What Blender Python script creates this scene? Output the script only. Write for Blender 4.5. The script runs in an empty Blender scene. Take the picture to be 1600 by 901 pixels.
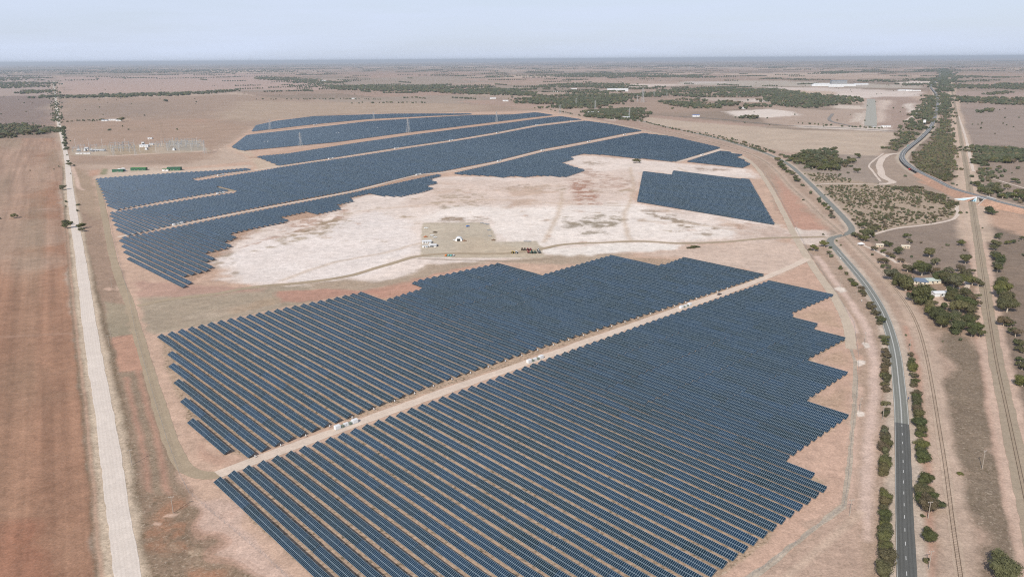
import bpy, math, random
import numpy as np
from mathutils import Matrix, Vector
random.seed(7); rng = np.random.default_rng(7)
D = bpy.data; SC = bpy.context.scene; COL = SC.collection

# ------------------------------------------------------------------ camera model: pixel of the survey photo -> ground
F = 1220.0; CX, CY = 800.0, 450.5; H = 215.0
ROLL = math.atan(11/1600); TH = math.atan((450.5-93)/F)
def at(u, v, z=0.0):
    a = u-CX; b = v-CY; c, s = math.cos(ROLL), math.sin(ROLL)
    a2 = c*a-s*b; b2 = s*a+c*b
    dx, dy, dz = a2, F*math.cos(TH)-b2*math.sin(TH), -F*math.sin(TH)-b2*math.cos(TH)
    t = -(H-z)/dz
    return (dx*t, dy*t)
def at3(u, v, z=0.0):
    p = at(u, v, z); return (p[0], p[1], z)
cam = D.objects.new('camera', D.cameras.new('camera')); COL.objects.link(cam); SC.camera = cam
cam.data.sensor_width = 36; cam.data.lens = 36*F/1600; cam.data.clip_start = 1; cam.data.clip_end = 400000
cam.matrix_world = Matrix.Translation((0, 0, H)) @ Matrix.Rotation(math.pi/2-TH, 4, 'X') @ Matrix.Rotation(-ROLL, 4, 'Z')

# ------------------------------------------------------------------ light
SUN_EL = math.radians(38); SH_AZ = math.radians(66)       # shadows run towards this world angle
sd = Vector((math.cos(SH_AZ)*math.cos(SUN_EL), math.sin(SH_AZ)*math.cos(SUN_EL), -math.sin(SUN_EL)))
sl = D.lights.new('sun', 'SUN'); sl.energy = 5.0; sl.angle = math.radians(0.6); sl.color = (1.0, 0.93, 0.83)
so = D.objects.new('sun', sl); COL.objects.link(so); so.rotation_euler = sd.to_track_quat('-Z', 'Y').to_euler(); so.location = (0, 0, 3000)
W = D.worlds.new('World'); SC.world = W; W.use_nodes = True
nt = W.node_tree; bg = nt.nodes['Background']
sky = nt.nodes.new('ShaderNodeTexSky'); sky.sky_type = 'NISHITA'; sky.sun_disc = False
sky.sun_elevation = SUN_EL; sky.sun_rotation = math.atan2(-sd.x, -sd.y); sky.altitude = 200
sky.air_density = 1.0; sky.dust_density = 1.3; sky.ozone_density = 1.6
# thin high cloud veil over the clear sky
tc = nt.nodes.new('ShaderNodeTexCoord'); mp = nt.nodes.new('ShaderNodeMapping'); mp.inputs['Scale'].default_value = (1.2, 1.2, 14)
nz = nt.nodes.new('ShaderNodeTexNoise'); nz.inputs['Scale'].default_value = 2.2; nz.inputs['Detail'].default_value = 6; nz.inputs['Roughness'].default_value = .6
cr = nt.nodes.new('ShaderNodeMapRange'); cr.inputs[1].default_value = .36; cr.inputs[2].default_value = .68; cr.inputs[3].default_value = .78; cr.inputs[4].default_value = 1.0
mx = nt.nodes.new('ShaderNodeMix'); mx.data_type = 'RGBA'
nt.links.new(tc.outputs['Generated'], mp.inputs[0]); nt.links.new(mp.outputs[0], nz.inputs['Vector']); nt.links.new(nz.outputs[0], cr.inputs[0])
sz_ = nt.nodes.new('ShaderNodeSeparateXYZ'); nt.links.new(tc.outputs['Generated'], sz_.inputs[0]); mz = nt.nodes.new('ShaderNodeMapRange'); nt.links.new(sz_.outputs[2], mz.inputs[0])
for i_, v_ in enumerate((.10, .45, 1.0, .22)): mz.inputs[i_+1].default_value = v_
mm = nt.nodes.new('ShaderNodeMath'); mm.operation = 'MULTIPLY'; nt.links.new(cr.outputs[0], mm.inputs[0]); nt.links.new(mz.outputs[0], mm.inputs[1]); nt.links.new(mm.outputs[0], mx.inputs[0]); nt.links.new(sky.outputs[0], mx.inputs[6]); mx.inputs[7].default_value = (6.4, 7.2, 8.9, 1)
nt.links.new(mx.outputs[2], bg.inputs[0]); bg.inputs[1].default_value = 0.112
SC.view_settings.view_transform = 'Standard'; SC.view_settings.look = 'None'; SC.view_settings.exposure = -0.08; SC.view_settings.gamma = 1
SC.view_settings.use_curve_mapping = False

# ------------------------------------------------------------------ colour + materials
KEXP = 1.50
def lin(c): c /= 255.0; return c/12.92 if c <= .04045 else ((c+.055)/1.055)**2.4
def C(r, g, b, k=KEXP): return (min(lin(r)/(k*.92), .88), min(lin(g)/(k*.918), .87), min(lin(b)/(k*.955), .86))
def L(nt, a, b): nt.links.new(a, b)
def mat(name, rgb=(.5,.5,.5), rough=.8, metal=0, spec=.3):
    m = D.materials.new(name); m.use_nodes = True; p = m.node_tree.nodes['Principled BSDF']
    p.inputs['Base Color'].default_value = (*rgb, 1); p.inputs['Roughness'].default_value = rough; p.inputs['Metallic'].default_value = metal
    p.inputs['Specular IOR Level'].default_value = spec
    return m
def N(nt, t, **kw):
    n = nt.nodes.new('ShaderNode'+t)
    for k, v in kw.items(): setattr(n, k, v)
    return n
def noise(nt, vec, scale, detail=4, rough=.6, dist=0.0):
    n = N(nt, 'TexNoise'); n.inputs['Scale'].default_value = scale; n.inputs['Detail'].default_value = detail
    n.inputs['Roughness'].default_value = rough; n.inputs['Distortion'].default_value = dist; L(nt, vec, n.inputs['Vector']); return n.outputs[0]
def mrange(nt, x, a, b, c, d):
    n = N(nt, 'MapRange'); L(nt, x, n.inputs[0])
    for i, v in enumerate((a, b, c, d)): n.inputs[i+1].default_value = v
    return n.outputs[0]
def math_(nt, op, a, b=None, clamp=False):
    n = N(nt, 'Math', operation=op, use_clamp=clamp)
    for i, x in enumerate((a, b)):
        if x is None: continue
        if isinstance(x, (int, float)): n.inputs[i].default_value = x
        else: L(nt, x, n.inputs[i])
    return n.outputs[0]
def mixc(nt, f, a, b, blend='MIX'):
    n = N(nt, 'Mix', data_type='RGBA', blend_type=blend)
    for i, x in ((0, f), (6, a), (7, b)):
        if isinstance(x, (int, float)): n.inputs[i].default_value = x
        elif isinstance(x, tuple): n.inputs[i].default_value = (*x, 1) if len(x) == 3 else x
        else: L(nt, x, n.inputs[i])
    return n.outputs[2]
def worldpos(nt): return N(nt, 'NewGeometry').outputs['Position']
def bump(nt, h, p, s=.5, d=.3):
    b = N(nt, 'Bump'); b.inputs['Strength'].default_value = s; b.inputs['Distance'].default_value = d; L(nt, h, b.inputs['Height']); L(nt, b.outputs[0], p.inputs['Normal'])

def dirt_material(name, rgb=None, amp=1.0, ruts=False):
    """soil: painted base colour of the place times several scales of real mottling and tufts"""
    m = D.materials.new(name); m.use_nodes = True; nt = m.node_tree; p = nt.nodes['Principled BSDF']
    p.inputs['Roughness'].default_value = .95; p.inputs['Specular IOR Level'].default_value = .1
    pos = worldpos(nt)
    if rgb is None:
        a = N(nt, 'Attribute', attribute_name='Col'); base = a.outputs['Color']; tuft = N(nt, 'Attribute', attribute_name='Tuft').outputs['Fac']
    else:
        r = N(nt, 'RGB'); r.outputs[0].default_value = (*rgb, 1); base = r.outputs[0]; tuft = None
    n1 = noise(nt, pos, .012, 5, .62); n2 = noise(nt, pos, .11, 5, .65, .6); n3 = noise(nt, pos, .9, 5, .7)
    f = math_(nt, 'MULTIPLY', mrange(nt, n1, .3, .7, 1-.10*amp, 1+.10*amp), mrange(nt, n2, .3, .7, 1-.17*amp, 1+.17*amp))
    f = math_(nt, 'MULTIPLY', f, mrange(nt, n3, .3, .7, 1-.26*amp, 1+.26*amp))
    f = math_(nt, 'MULTIPLY', f, mrange(nt, noise(nt, pos, .33, 3, .7), .3, .7, 1-.12*amp, 1+.12*amp))
    vm = N(nt, 'VectorMath', operation='SCALE'); L(nt, base, vm.inputs[0]); L(nt, f, vm.inputs['Scale'])
    hue = mixc(nt, mrange(nt, noise(nt, pos, .03, 4, .6), .35, .65, 0, .22*amp), vm.outputs[0], (.42, .34, .22), 'MULTIPLY')
    hue = mixc(nt, mrange(nt, noise(nt, pos, .03, 4, .6), .35, .65, 0, .10*amp), vm.outputs[0], C(205, 172, 150))
    out = hue
    if ruts:
        u_ = N(nt, 'SeparateXYZ'); L(nt, N(nt, 'UVMap').outputs[0], u_.inputs[0]); w_ = math_(nt, 'ADD', math_(nt, 'ABSOLUTE', u_.outputs[0]), math_(nt, 'MULTIPLY', noise(nt, pos, .05, 2), .8))
        g_ = math_(nt, 'ABSOLUTE', math_(nt, 'SUBTRACT', math_(nt, 'FRACT', math_(nt, 'MULTIPLY', w_, .55)), .5))
        out = mixc(nt, mrange(nt, g_, .08, .3, .10, 0), out, (.30, .24, .18))
    if tuft is not None:
        t1 = mrange(nt, noise(nt, pos, .42, 4, .74), .50, .60, 0, 1)
        t2 = mrange(nt, noise(nt, pos, .06, 3, .6), .35, .65, .25, 1)
        tf = math_(nt, 'MULTIPLY', math_(nt, 'MULTIPLY', t1, t2), tuft, True)
        out = mixc(nt, tf, hue, C(98, 88, 66))
        l1 = mrange(nt, noise(nt, pos, .6, 3, .7, 1.0), .57, .66, 0, .7)
        out = mixc(nt, math_(nt, 'MULTIPLY', l1, tuft, True), out, C(225, 208, 190))
    L(nt, out, p.inputs['Base Color'])
    bump(nt, noise(nt, pos, .7, 5, .7), p, .35, .35)
    return m

# ------------------------------------------------------------------ mesh helpers
def tag(o, label=None, cat=None, group=None, kind=None):
    if label: o['label'] = label
    if cat: o['category'] = cat
    if group: o['group'] = group
    if kind: o['kind'] = kind
    return o
def mesh_np(name, V, Fq, m, parent=None, smooth=False):
    """V (n,3), Fq (k,4) or (k,3) arrays"""
    V = np.asarray(V, dtype=np.float32); Fq = np.asarray(Fq, dtype=np.int32); k = Fq.shape[1]
    me = D.meshes.new(name); me.vertices.add(len(V)); me.vertices.foreach_set('co', V.ravel())
    me.loops.add(Fq.size); me.loops.foreach_set('vertex_index', Fq.ravel())
    me.polygons.add(len(Fq)); me.polygons.foreach_set('loop_start', np.arange(len(Fq), dtype=np.int32)*k)
    me.polygons.foreach_set('loop_total', np.full(len(Fq), k, dtype=np.int32))
    me.polygons.foreach_set('use_smooth', np.full(len(Fq), bool(smooth)))
    me.update(calc_edges=True); me.validate()
    if m: me.materials.append(m)
    return me
def obj(name, me, parent=None, loc=None, rz=0):
    o = D.objects.new(name, me); COL.objects.link(o)
    if parent: o.parent = parent
    if loc: o.location = loc
    if rz: o.rotation_euler = (0, 0, rz)
    return o
def empty(name, loc=(0,0,0), rz=0):
    o = D.objects.new(name, None); COL.objects.link(o); o.location = loc; o.rotation_euler = (0, 0, rz); o.empty_display_size = .5; return o
class MB:
    def __init__(s): s.v = []; s.f = []
    def poly(s, pts, faces):
        b = len(s.v); s.v += [tuple(p) for p in pts]; s.f += [tuple(b+i for i in f) for f in faces]; return s
    def box(s, x0, y0, z0, x1, y1, z1, M=None):
        p = [(x0,y0,z0),(x1,y0,z0),(x1,y1,z0),(x0,y1,z0),(x0,y0,z1),(x1,y0,z1),(x1,y1,z1),(x0,y1,z1)]
        if M is not None: p = [tuple(M @ Vector(q)) for q in p]
        return s.poly(p, [(3,2,1,0),(4,5,6,7),(0,1,5,4),(1,2,6,5),(2,3,7,6),(3,0,4,7)])
    def bar(s, a, b, w, h=None):
        a, b = Vector(a), Vector(b); h = h or w; d = (b-a); l = d.length
        if l < 1e-5: return s
        q = d.to_track_quat('Z', 'Y').to_matrix().to_4x4(); M = Matrix.Translation(a) @ q
        return s.box(-w/2, -h/2, 0, w/2, h/2, l, M)
    def cyl(s, a, b, r0, r1=None, n=8):
        r1 = r0 if r1 is None else r1; a, b = Vector(a), Vector(b); d = b-a
        q = d.to_track_quat('Z', 'Y').to_matrix(); pts = []
        for c, r in ((a, r0), (b, r1)):
            for i in range(n):
                t = 2*math.pi*i/n; pts.append(tuple(c + q @ Vector((r*math.cos(t), r*math.sin(t), 0))))
        return s.poly(pts, [tuple(reversed(range(n))), tuple(range(n, 2*n))]+[(i, (i+1)%n, n+(i+1)%n, n+i) for i in range(n)])
    def mesh(s, name, m):
        me = D.meshes.new(name); me.from_pydata(s.v, [], s.f); me.update()
        if m: me.materials.append(m)
        return me
    def build(s, name, m, parent=None, loc=None, rz=0): return obj(name, s.mesh(name, m), parent, loc, rz)
def copy_tree(o, parent=None):
    c = o.copy(); COL.objects.link(c)
    if parent: c.parent = parent
    for ch in list(o.children): copy_tree(ch, c)
    return c
def own(o, loc, rz=0, label=None, s=None):
    o.location = loc; o.rotation_euler = (0, 0, rz)
    if s: o.scale = (s, s, s)
    if label: o['label'] = label
    return o
ONES = ['','first','second','third','fourth','fifth','sixth','seventh','eighth','ninth','tenth','eleventh','twelfth','thirteenth','fourteenth','fifteenth','sixteenth','seventeenth','eighteenth','nineteenth']
CARD = ['','one','two','three','four','five','six','seven','eight','nine']
TENS = ['','','twenty','thirty','forty','fifty','sixty','seventy','eighty','ninety']
def ordw(n):
    if n >= 100:
        h = CARD[n//100]+' hundred'; return h+'th' if n % 100 == 0 else h+' and '+ordw(n % 100)
    if n < 20: return ONES[n]
    if n % 10 == 0: return TENS[n//10][:-1]+'ieth'
    return TENS[n//10]+'-'+ONES[n % 10]

# ------------------------------------------------------------------ numpy noise
def vn(x, y, s, seed=0):
    x = x/s+1000.5; y = y/s+1000.5
    xi = np.floor(x).astype(np.int64); yi = np.floor(y).astype(np.int64); fx = x-xi; fy = y-yi
    fx = fx*fx*(3-2*fx); fy = fy*fy*(3-2*fy)
    def h(a, b):
        n = (a*374761393+b*668265263+seed*1442695041) & 0xffffffff
        n = ((n ^ (n >> 13))*1274126177) & 0xffffffff
        return ((n ^ (n >> 16)) & 0xffff)/65535.0
    return (h(xi,yi)*(1-fx)+h(xi+1,yi)*fx)*(1-fy)+(h(xi,yi+1)*(1-fx)+h(xi+1,yi+1)*fx)*fy
def fbm(x, y, s, seed=0, o=4):
    r = 0; a = 1; t = 0
    for i in range(o): r = r+a*vn(x, y, s/2**i, seed+i*17); t += a; a *= .55
    return r/t
def inpoly(x, y, P):
    r = np.zeros(x.shape, dtype=bool); n = len(P)
    for i in range(n):
        x0, y0 = P[i]; x1, y1 = P[(i+1) % n]
        if y0 == y1: continue
        c = ((y0 > y) != (y1 > y)) & (x < (x1-x0)*(y-y0)/(y1-y0)+x0); r ^= c
    return r

# ------------------------------------------------------------------ GROUND: one sheet out to the horizon
th_d = np.linspace(-41, 41, 1500); th_c = np.linspace(41, 319, 70)[1:-1]
th = np.radians(90-np.concatenate([th_d, th_c]))
r = np.concatenate([[1, 60, 120, 180], 1/np.linspace(1/215, 1/16000, 1050), np.geomspace(16500, 150000, 40)])
R, T = np.meshgrid(r, th, indexing='ij'); GX = (R*np.cos(T)).ravel(); GY = (R*np.sin(T)).ravel()
nr, ntm = R.shape
i = np.arange(nr-1)[:, None]*ntm; j = np.arange(ntm)[None, :]; j2 = (j+1) % ntm
FQ = np.stack([i+j2, i+j, i+ntm+j, i+ntm+j2], -1).reshape(-1, 4)[:, ::-1]
gc = np.zeros((GX.size, 3)); tuft = np.full(GX.size, .18)
A0 = math.radians(119.65)          # the long straight farm road sets the paddock grid
ex, ey = math.cos(A0), math.sin(A0)
pu = GX*ex+GY*ey; pv = -GX*ey+GY*ex
dist = np.hypot(GX, GY)
# paddock patchwork
wx = pu+60*(vn(GX, GY, 900, 3)-.5); wy = pv+60*(vn(GX, GY, 900, 4)-.5)
cw = np.where(dist < 7000, 700, 1500); cu = np.floor(wx/cw+.37).astype(np.int64); cv = np.floor(wy/(cw*1.3)+cu*.41).astype(np.int64)
hh = ((cu*73856093) ^ (cv*19349663)) & 0xffff; hh = ((hh*40503) >> 4) & 0xff
pal = np.array([C(*c) for c in [(190,165,150),(176,152,137),(166,147,133),(198,174,158),(158,140,126),(183,156,142),(172,155,142),(205,182,166)]])
gc[:] = pal[hh % 8]
big = fbm(GX, GY, 1600, 9)[:, None]; gc *= .86+.3*big
st = (fbm(pu, pv*6, 700, 21, 3)[:, None]); gc *= .93+.14*st
rough_ = fbm(GX, GY, 260, 77, 4)
gc *= (.93+.14*rough_)[:, None]
NW = [vn(GX, GY, 12, 31), vn(GX, GY, 12, 32), vn(GX, GY, 55, 33), vn(GX, GY, 55, 34), vn(GX, GY, 220, 35), vn(GX, GY, 220, 36)]
def warp(idx, A):
    dd = dist[idx]
    k0 = 10.0; k1 = 24.0
    a0 = np.clip(A, 0, 6); a1 = A*1.0; a2 = np.minimum(A*dd/900.0, 60)
    wx_ = (NW[0][idx]-.5)*a0*2+(NW[2][idx]-.5)*a1*2+(NW[4][idx]-.5)*a2*2
    wy_ = (NW[1][idx]-.5)*a0*2+(NW[3][idx]-.5)*a1*2+(NW[5][idx]-.5)*a2*2
    return wx_, wy_
def paint(px, rgb, A=4, soft=2, tf=None, op=1.0, mott=0):
    P = np.array([at(u, v) for u, v in px]); lo = P.min(0)-3*A-60; hi = P.max(0)+3*A+60
    idx = np.nonzero((GX > lo[0]) & (GX < hi[0]) & (GY > lo[1]) & (GY < hi[1]))[0]
    if not len(idx): return
    wx_, wy_ = warp(idx, A); x = GX[idx]+wx_; y = GY[idx]+wy_
    w = np.zeros(len(idx)); sc = soft*np.clip(dist[idx]/700, .5, 6)
    offs = [(0,0),(1,.3),(-.6,.9),(-.3,-1),(.7,-.6)]
    for ox, oy in offs: w += inpoly(x+ox*sc, y+oy*sc, P)
    w = w/len(offs)*op
    if mott: w = w*np.clip((fbm(GX[idx], GY[idx], mott, 91, 4)-.42)*5, 0, 1)
    c = np.array(C(*rgb)); gc[idx] = gc[idx]*(1-w[:, None])+c*w[:, None]
    if tf is not None: tuft[idx] = tuft[idx]*(1-w)+tf*w
def sdist(x, y, P):
    d = np.full(x.shape, 1e9)
    for k in range(len(P)-1):
        ax, ay = P[k]; bx, by = P[k+1]; vx, vy = bx-ax, by-ay; l2 = vx*vx+vy*vy+1e-9
        t = np.clip(((x-ax)*vx+(y-ay)*vy)/l2, 0, 1); d = np.minimum(d, np.hypot(x-ax-t*vx, y-ay-t*vy))
    return d
def paintl(px, w_, rgb, A=1, soft=1.5, tf=None, op=1.0, mott=0):
    P = smooth_line([at(u, v) for u, v in px]); lo = P.min(0)-w_-3*A-40; hi = P.max(0)+w_+3*A+40
    idx = np.nonzero((GX > lo[0]) & (GX < hi[0]) & (GY > lo[1]) & (GY < hi[1]))[0]
    if not len(idx): return
    wx_, wy_ = warp(idx, A)
    d = sdist(GX[idx]+wx_*.5, GY[idx]+wy_*.5, P)
    w = np.clip((w_/2+soft-d)/(2*soft), 0, 1)*op
    if mott: w = w*np.clip((fbm(GX[idx], GY[idx], mott, 92, 4)-.42)*5, 0, 1)
    c = np.array(C(*rgb)); gc[idx] = gc[idx]*(1-w[:, None])+c*w[:, None]
    if tf is not None: tuft[idx] = tuft[idx]*(1-w)+tf*w
def smooth_line(P, n=6):
    P = [np.array(p, float) for p in P]
    if len(P) < 3: return np.array(P)
    Q = [2*P[0]-P[1]]+P+[2*P[-1]-P[-2]]; out = []
    for k in range(1, len(Q)-2):
        p0, p1, p2, p3 = Q[k-1:k+3]
        def tj(ti, a, b): return ti+max(np.linalg.norm(b-a), 1e-3)**.5
        t0 = 0; t1 = tj(t0, p0, p1); t2 = tj(t1, p1, p2); t3 = tj(t2, p2, p3)
        for q in range(n):
            t = t1+(t2-t1)*q/n
            A1 = (t1-t)/(t1-t0)*p0+(t-t0)/(t1-t0)*p1; A2 = (t2-t)/(t2-t1)*p1+(t-t1)/(t2-t1)*p2; A3 = (t3-t)/(t3-t2)*p2+(t-t2)/(t3-t2)*p3
            B1 = (t2-t)/(t2-t0)*A1+(t-t0)/(t2-t0)*A2; B2 = (t3-t)/(t3-t1)*A2+(t-t1)/(t3-t1)*A3
            out.append((t2-t)/(t2-t1)*B1+(t-t1)/(t2-t1)*B2)
    out.append(P[-1]); return np.array(out)

# --- lines shared by paint and road strips (photo pixels)
LROAD = [(205,960),(199,901),(183,790),(168,676),(153,590),(142,525),(127,412),(117,350),(110,300),(104.5,250),(97,215),(92,195),(88,165),(85,140),(83,128)]
SEALED = [(1421,960),(1417,901),(1413,800),(1410.5,700),(1408,640),(1404,595),(1400,560),(1393,527),(1382,495),(1368,468),(1350,441),(1325,411),(1306,389),(1297,378),(1301,371.5),(1318,367),(1330,361.5),(1330,355),(1320,342),(1308,329),(1290,311),(1270,291),(1250,272),(1235,259),(1218,249),(1195,239),(1170,231),(1130,219),(1080,207),(1030,196),(1000,189),(960,182)]
HIGHWAY = [(1660,341),(1600,325),(1560,315),(1500,298),(1460,283),(1432,270),(1416,259),(1409,249),(1412,240),(1422,231),(1437,219),(1451,205),(1459,190),(1463,175),(1465,160),(1463,149),(1457,141),(1454,136),(1460,130),(1469,125),(1468,118),(1470,110),(1476,104)]
RAIL_E = [(1650,960),(1628,901),(1607,800),(1589,715),(1573,640),(1558,570),(1546,500),(1536,430),(1527,370),(1520,325),(1512,275),(1503,225),(1495,180),(1488,145),(1482,120),(1478,107)]
RAIL_W = [(1510,960),(1501,901),(1489,820),(1478,735),(1466,660),(1456,600),(1446,550),(1434,510),(1418,478),(1392,443),(1362,410),(1335,383),(1313,362),(1285,338),(1258,312),(1235,291),(1213,267),(1193,251),(1160,236),(1110,222),(1060,209),(1000,196)]
TRACK_L = [(152,282),(163,335),(176,400),(190,445),(203,476),(215,520),(228,565),(242,610),(255,655),(268,693),(287,728),(312,741),(340,741),(372,729)]
SVC = [(340,741),(430,707),(541,667),(690,613),(836,562),(960,518),(1071,479),(1150,451),(1205,430),(1240,415),(1262,404)]
TRACK_R = [(1330,545),(1326,515),(1315,485),(1298,455),(1278,428),(1262,403),(1245,375),(1228,340),(1210,305),(1195,280),(1182,262),(1165,248),(1135,236),(1095,226),(1040,212),(985,199),(930,188),(870,176),(800,170)]
COMP_RD = [(215,478),(262,468),(330,460),(400,448),(470,442),(540,432),(600,415),(655,400),(700,396),(780,396),(840,390),(880,382),(940,379),(1000,377),(1060,380),(1130,378),(1200,372),(1240,371),(1290,370)]

# --- painting the soil of the place
paint([(-1500,960),(-500,219),(86,216),(95,260),(108,420),(122,560),(138,700),(158,901),(165,960)], (174,134,112), 3, 2, .12)
paint([(-1500,960),(-500,219),(86,216),(95,260),(104,380),(30,420),(-400,420)], (184,154,136), 40, 20, .10)
paint([(-200,960),(-200,560),(40,560),(90,700),(110,960)], (156,124,104), 30, 15, .12, .5, 120)
paint([(-100,960),(-60,850),(40,830),(140,870),(150,960)], (160,108,88), 20, 12, .08, .6)
# plough lines that run with the farm road
idx = np.nonzero(inpoly(GX, GY, [at(*p) for p in [(-1500,960),(-500,219),(86,216),(95,260),(108,420),(122,560),(138,700),(158,901),(165,960)]]))[0]
sv = pv[idx]; su = pu[idx]
s_ = (fbm(su/22, sv, 14, 55, 3)-.5)*.4+(vn(su/40, sv+2*vn(su, sv, 60, 8), 5.2, 56)-.5)*.26
gc[idx] *= (1+s_)[:, None]
gc[idx] *= (1+(vn(su/70, sv, 1.7, 58)-.5)*.16)[:, None]
gl = np.clip((vn(su/16, sv, 30, 57)-.5)*3, 0, 1)[:, None]*.42
gc[idx] = gc[idx]*(1-gl)+np.array(C(150,138,120))*gl
for l, c, w_, o in [([(0,331),(60,327),(106,324)], (205,175,160), 3, .6), ([(0,343),(90,338)], (160,120,105), 3, .5), ([(0,526),(60,523),(118,520)], (185,150,132), 5, .5)]:
    paintl(l, w_, c, 1, 1.5, None, o)
paint([(-500,195),(-500,150),(83,150),(87,195)], (150,132,126), 10, 8, .2)
paint([(-500,219),(-500,195),(87,195),(87,216)], (165,142,128), 6, 4, .5)
paint([(-500,150),(-500,115),(82,118),(83,150)], (186,166,158), 12, 8, .15)
# right-hand verge land between farm road and the site track
paint([(95,215),(110,300),(128,412),(145,525),(170,676),(200,901),(215,960),(520,960),(445,901),(300,775),(268,693),(215,520),(190,445),(152,282),(112,262)], (172,146,129), 4, 3, .35)
paint([(112,262),(152,278),(170,340),(140,345),(112,300)], (182,158,138), 4, 3, .25)
paint([(163,470),(206,478),(213,518),(205,527),(168,524)], (172,158,138), 2, 2, .25)
paint([(168,527),(213,521),(226,565),(222,580),(184,580),(172,545)], (196,154,134), 2.5, 2, .08)
paint([(184,580),(232,585),(262,690),(292,780),(246,790),(205,700)], (158,138,120), 3, 3, .5)
for l in [[(196,590),(222,700),(240,800),(262,901)],[(215,580),(246,690),(262,760),(290,840)]]:
    paintl(l, 3.5, (192,150,132), 1.5, 1.5, .1, .8)
paint([(215,740),(300,790),(380,850),(440,910),(480,960),(215,960),(228,850)], (152,130,112), 5, 5, .6)
for q in [[(250,800),(300,800),(330,850),(280,860),(245,830)],[(330,860),(390,880),(400,930),(340,920)],[(255,770),(290,775),(300,800),(262,800)]]:
    paint(q, (178,130,104), 7, 6, .3, .7, 14)
paint([(300,850),(360,850),(380,880),(300,890)], (205,180,158), 6, 4, .5, .7, 7)
# farm road verges
paintl([(60,960),(168,901)] and [(172,930),(168,901),(157,800),(143,676),(131,590),(125,525),(113,412),(105,330),(100,260)], 8, (128,114,96), 1.5, 1.5, .8)
paintl([(240,960),(229,901),(213,790),(197,690),(181,600),(166,525),(146,440),(132,380),(120,320)], 5.5, (138,120,102), 1.5, 1.5, .8)
paintl(LROAD, 18, (216,196,176), 2.2, 2.0, .45)
paintl([(165,920),(157,880),(146,760),(134,640),(122,540),(112,440),(104,350)], 2.2, (205,170,150), .8, 1, .1, .8)
# solar site
SITE = [(150,272),(176,400),(215,520),(268,693),(300,772),(450,903),(500,960),(1090,960),(1180,897),(1322,795),(1328,750),(1340,600),(1343,540),(1300,460),(1255,395),(1195,275),(1165,242),(1000,202),(860,172),(735,175),(560,178),(430,186),(392,200),(355,230),(395,252),(290,262),(240,268)]
paint(SITE, (214,182,163), 4, 3, .12)
for q, c in [([(335,756),(500,901),(560,960),(1060,960),(1300,760),(1222,718),(1325,652),(1256,625),(1325,583),(1264,560),(1325,528),(1272,514),(1231,491),(1304,461),(1206,437)], (196,169,148)),
             ([(243,527),(565,458),(663,450),(775,413),(850,430),(953,402),(1068,405),(1193,432),(375,716),(291,660),(260,572)], (196,169,148)),
             ([(187,373),(285,450),(470,345),(690,275),(660,270)], (196,162,142))]:
    paint(q, c, 2, 2, .95)
paint([(385,812),(340,780),(300,790),(420,901),(480,960),(520,960)], (215,186,172), 4, 4, .15)
for q in [[(300,790),(345,812),(385,850),(440,900),(400,880),(340,835)],[(300,690),(360,720),(350,735),(300,720)]]:
    paint(q, (196,158,140), 6, 5, .1, .7)
paint([(218,462),(330,452),(440,446),(560,438),(650,432),(610,450),(560,457),(400,490),(240,524),(222,500)], (180,164,146), 3, 3, .2)
paint([(285,495),(400,470),(470,468),(400,488),(320,500)], (200,182,165), 4, 5, .1, .5)
paint([(330,480),(420,462),(440,472),(350,492)], (186,158,132), 6, 6, .1, .5, 40)
paint([(215,440),(300,445),(420,452),(345,460),(260,466),(215,465)], (196,160,146), 4, 4, .1, .9)
paint([(428,455),(500,452),(560,448),(595,455),(540,462),(500,470),(440,472)], (192,150,134), 3, 3, .1)
paint([(660,430),(700,420),(770,412),(640,440),(665,450),(600,466),(560,455)], (206,156,138), 3, 3, .1, .8)
# pale salt pan
PAN = [(352,440),(345,418),(362,380),(400,357),(460,345),(520,332),(570,308),(640,300),(690,278),(760,276),(850,280),(930,268),(882,255),(905,243),(1000,249),(1060,255),(1165,264),(1182,280),(1052,272),(1008,268),(995,315),(1215,353),(1228,368),(1160,377),(1060,383),(1000,386),(900,398),(850,405),(770,408),(700,418),(640,430),(560,440),(470,446)]
paint(PAN, (244,228,220), 9, 6, .12)
paint([(365,432),(362,400),(400,372),(500,360),(590,330),(640,345),(655,392),(560,428),(470,440),(400,442)], (248,236,232), 12, 6, .10)
paint([(650,345),(720,318),(860,318),(1000,318),(1080,345),(1160,368),(1060,378),(980,374),(900,378),(846,384),(776,375),(768,346)], (252,240,234), 10, 6, .1)
paint([(846,388),(980,380),(1070,384),(1050,392),(960,398),(870,402)], (252,242,236), 6, 4, .05)
paint([(690,280),(850,284),(1000,262),(1000,310),(860,325),(720,318),(640,325)], (228,202,188), 14, 8, .25, .5)
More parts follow.
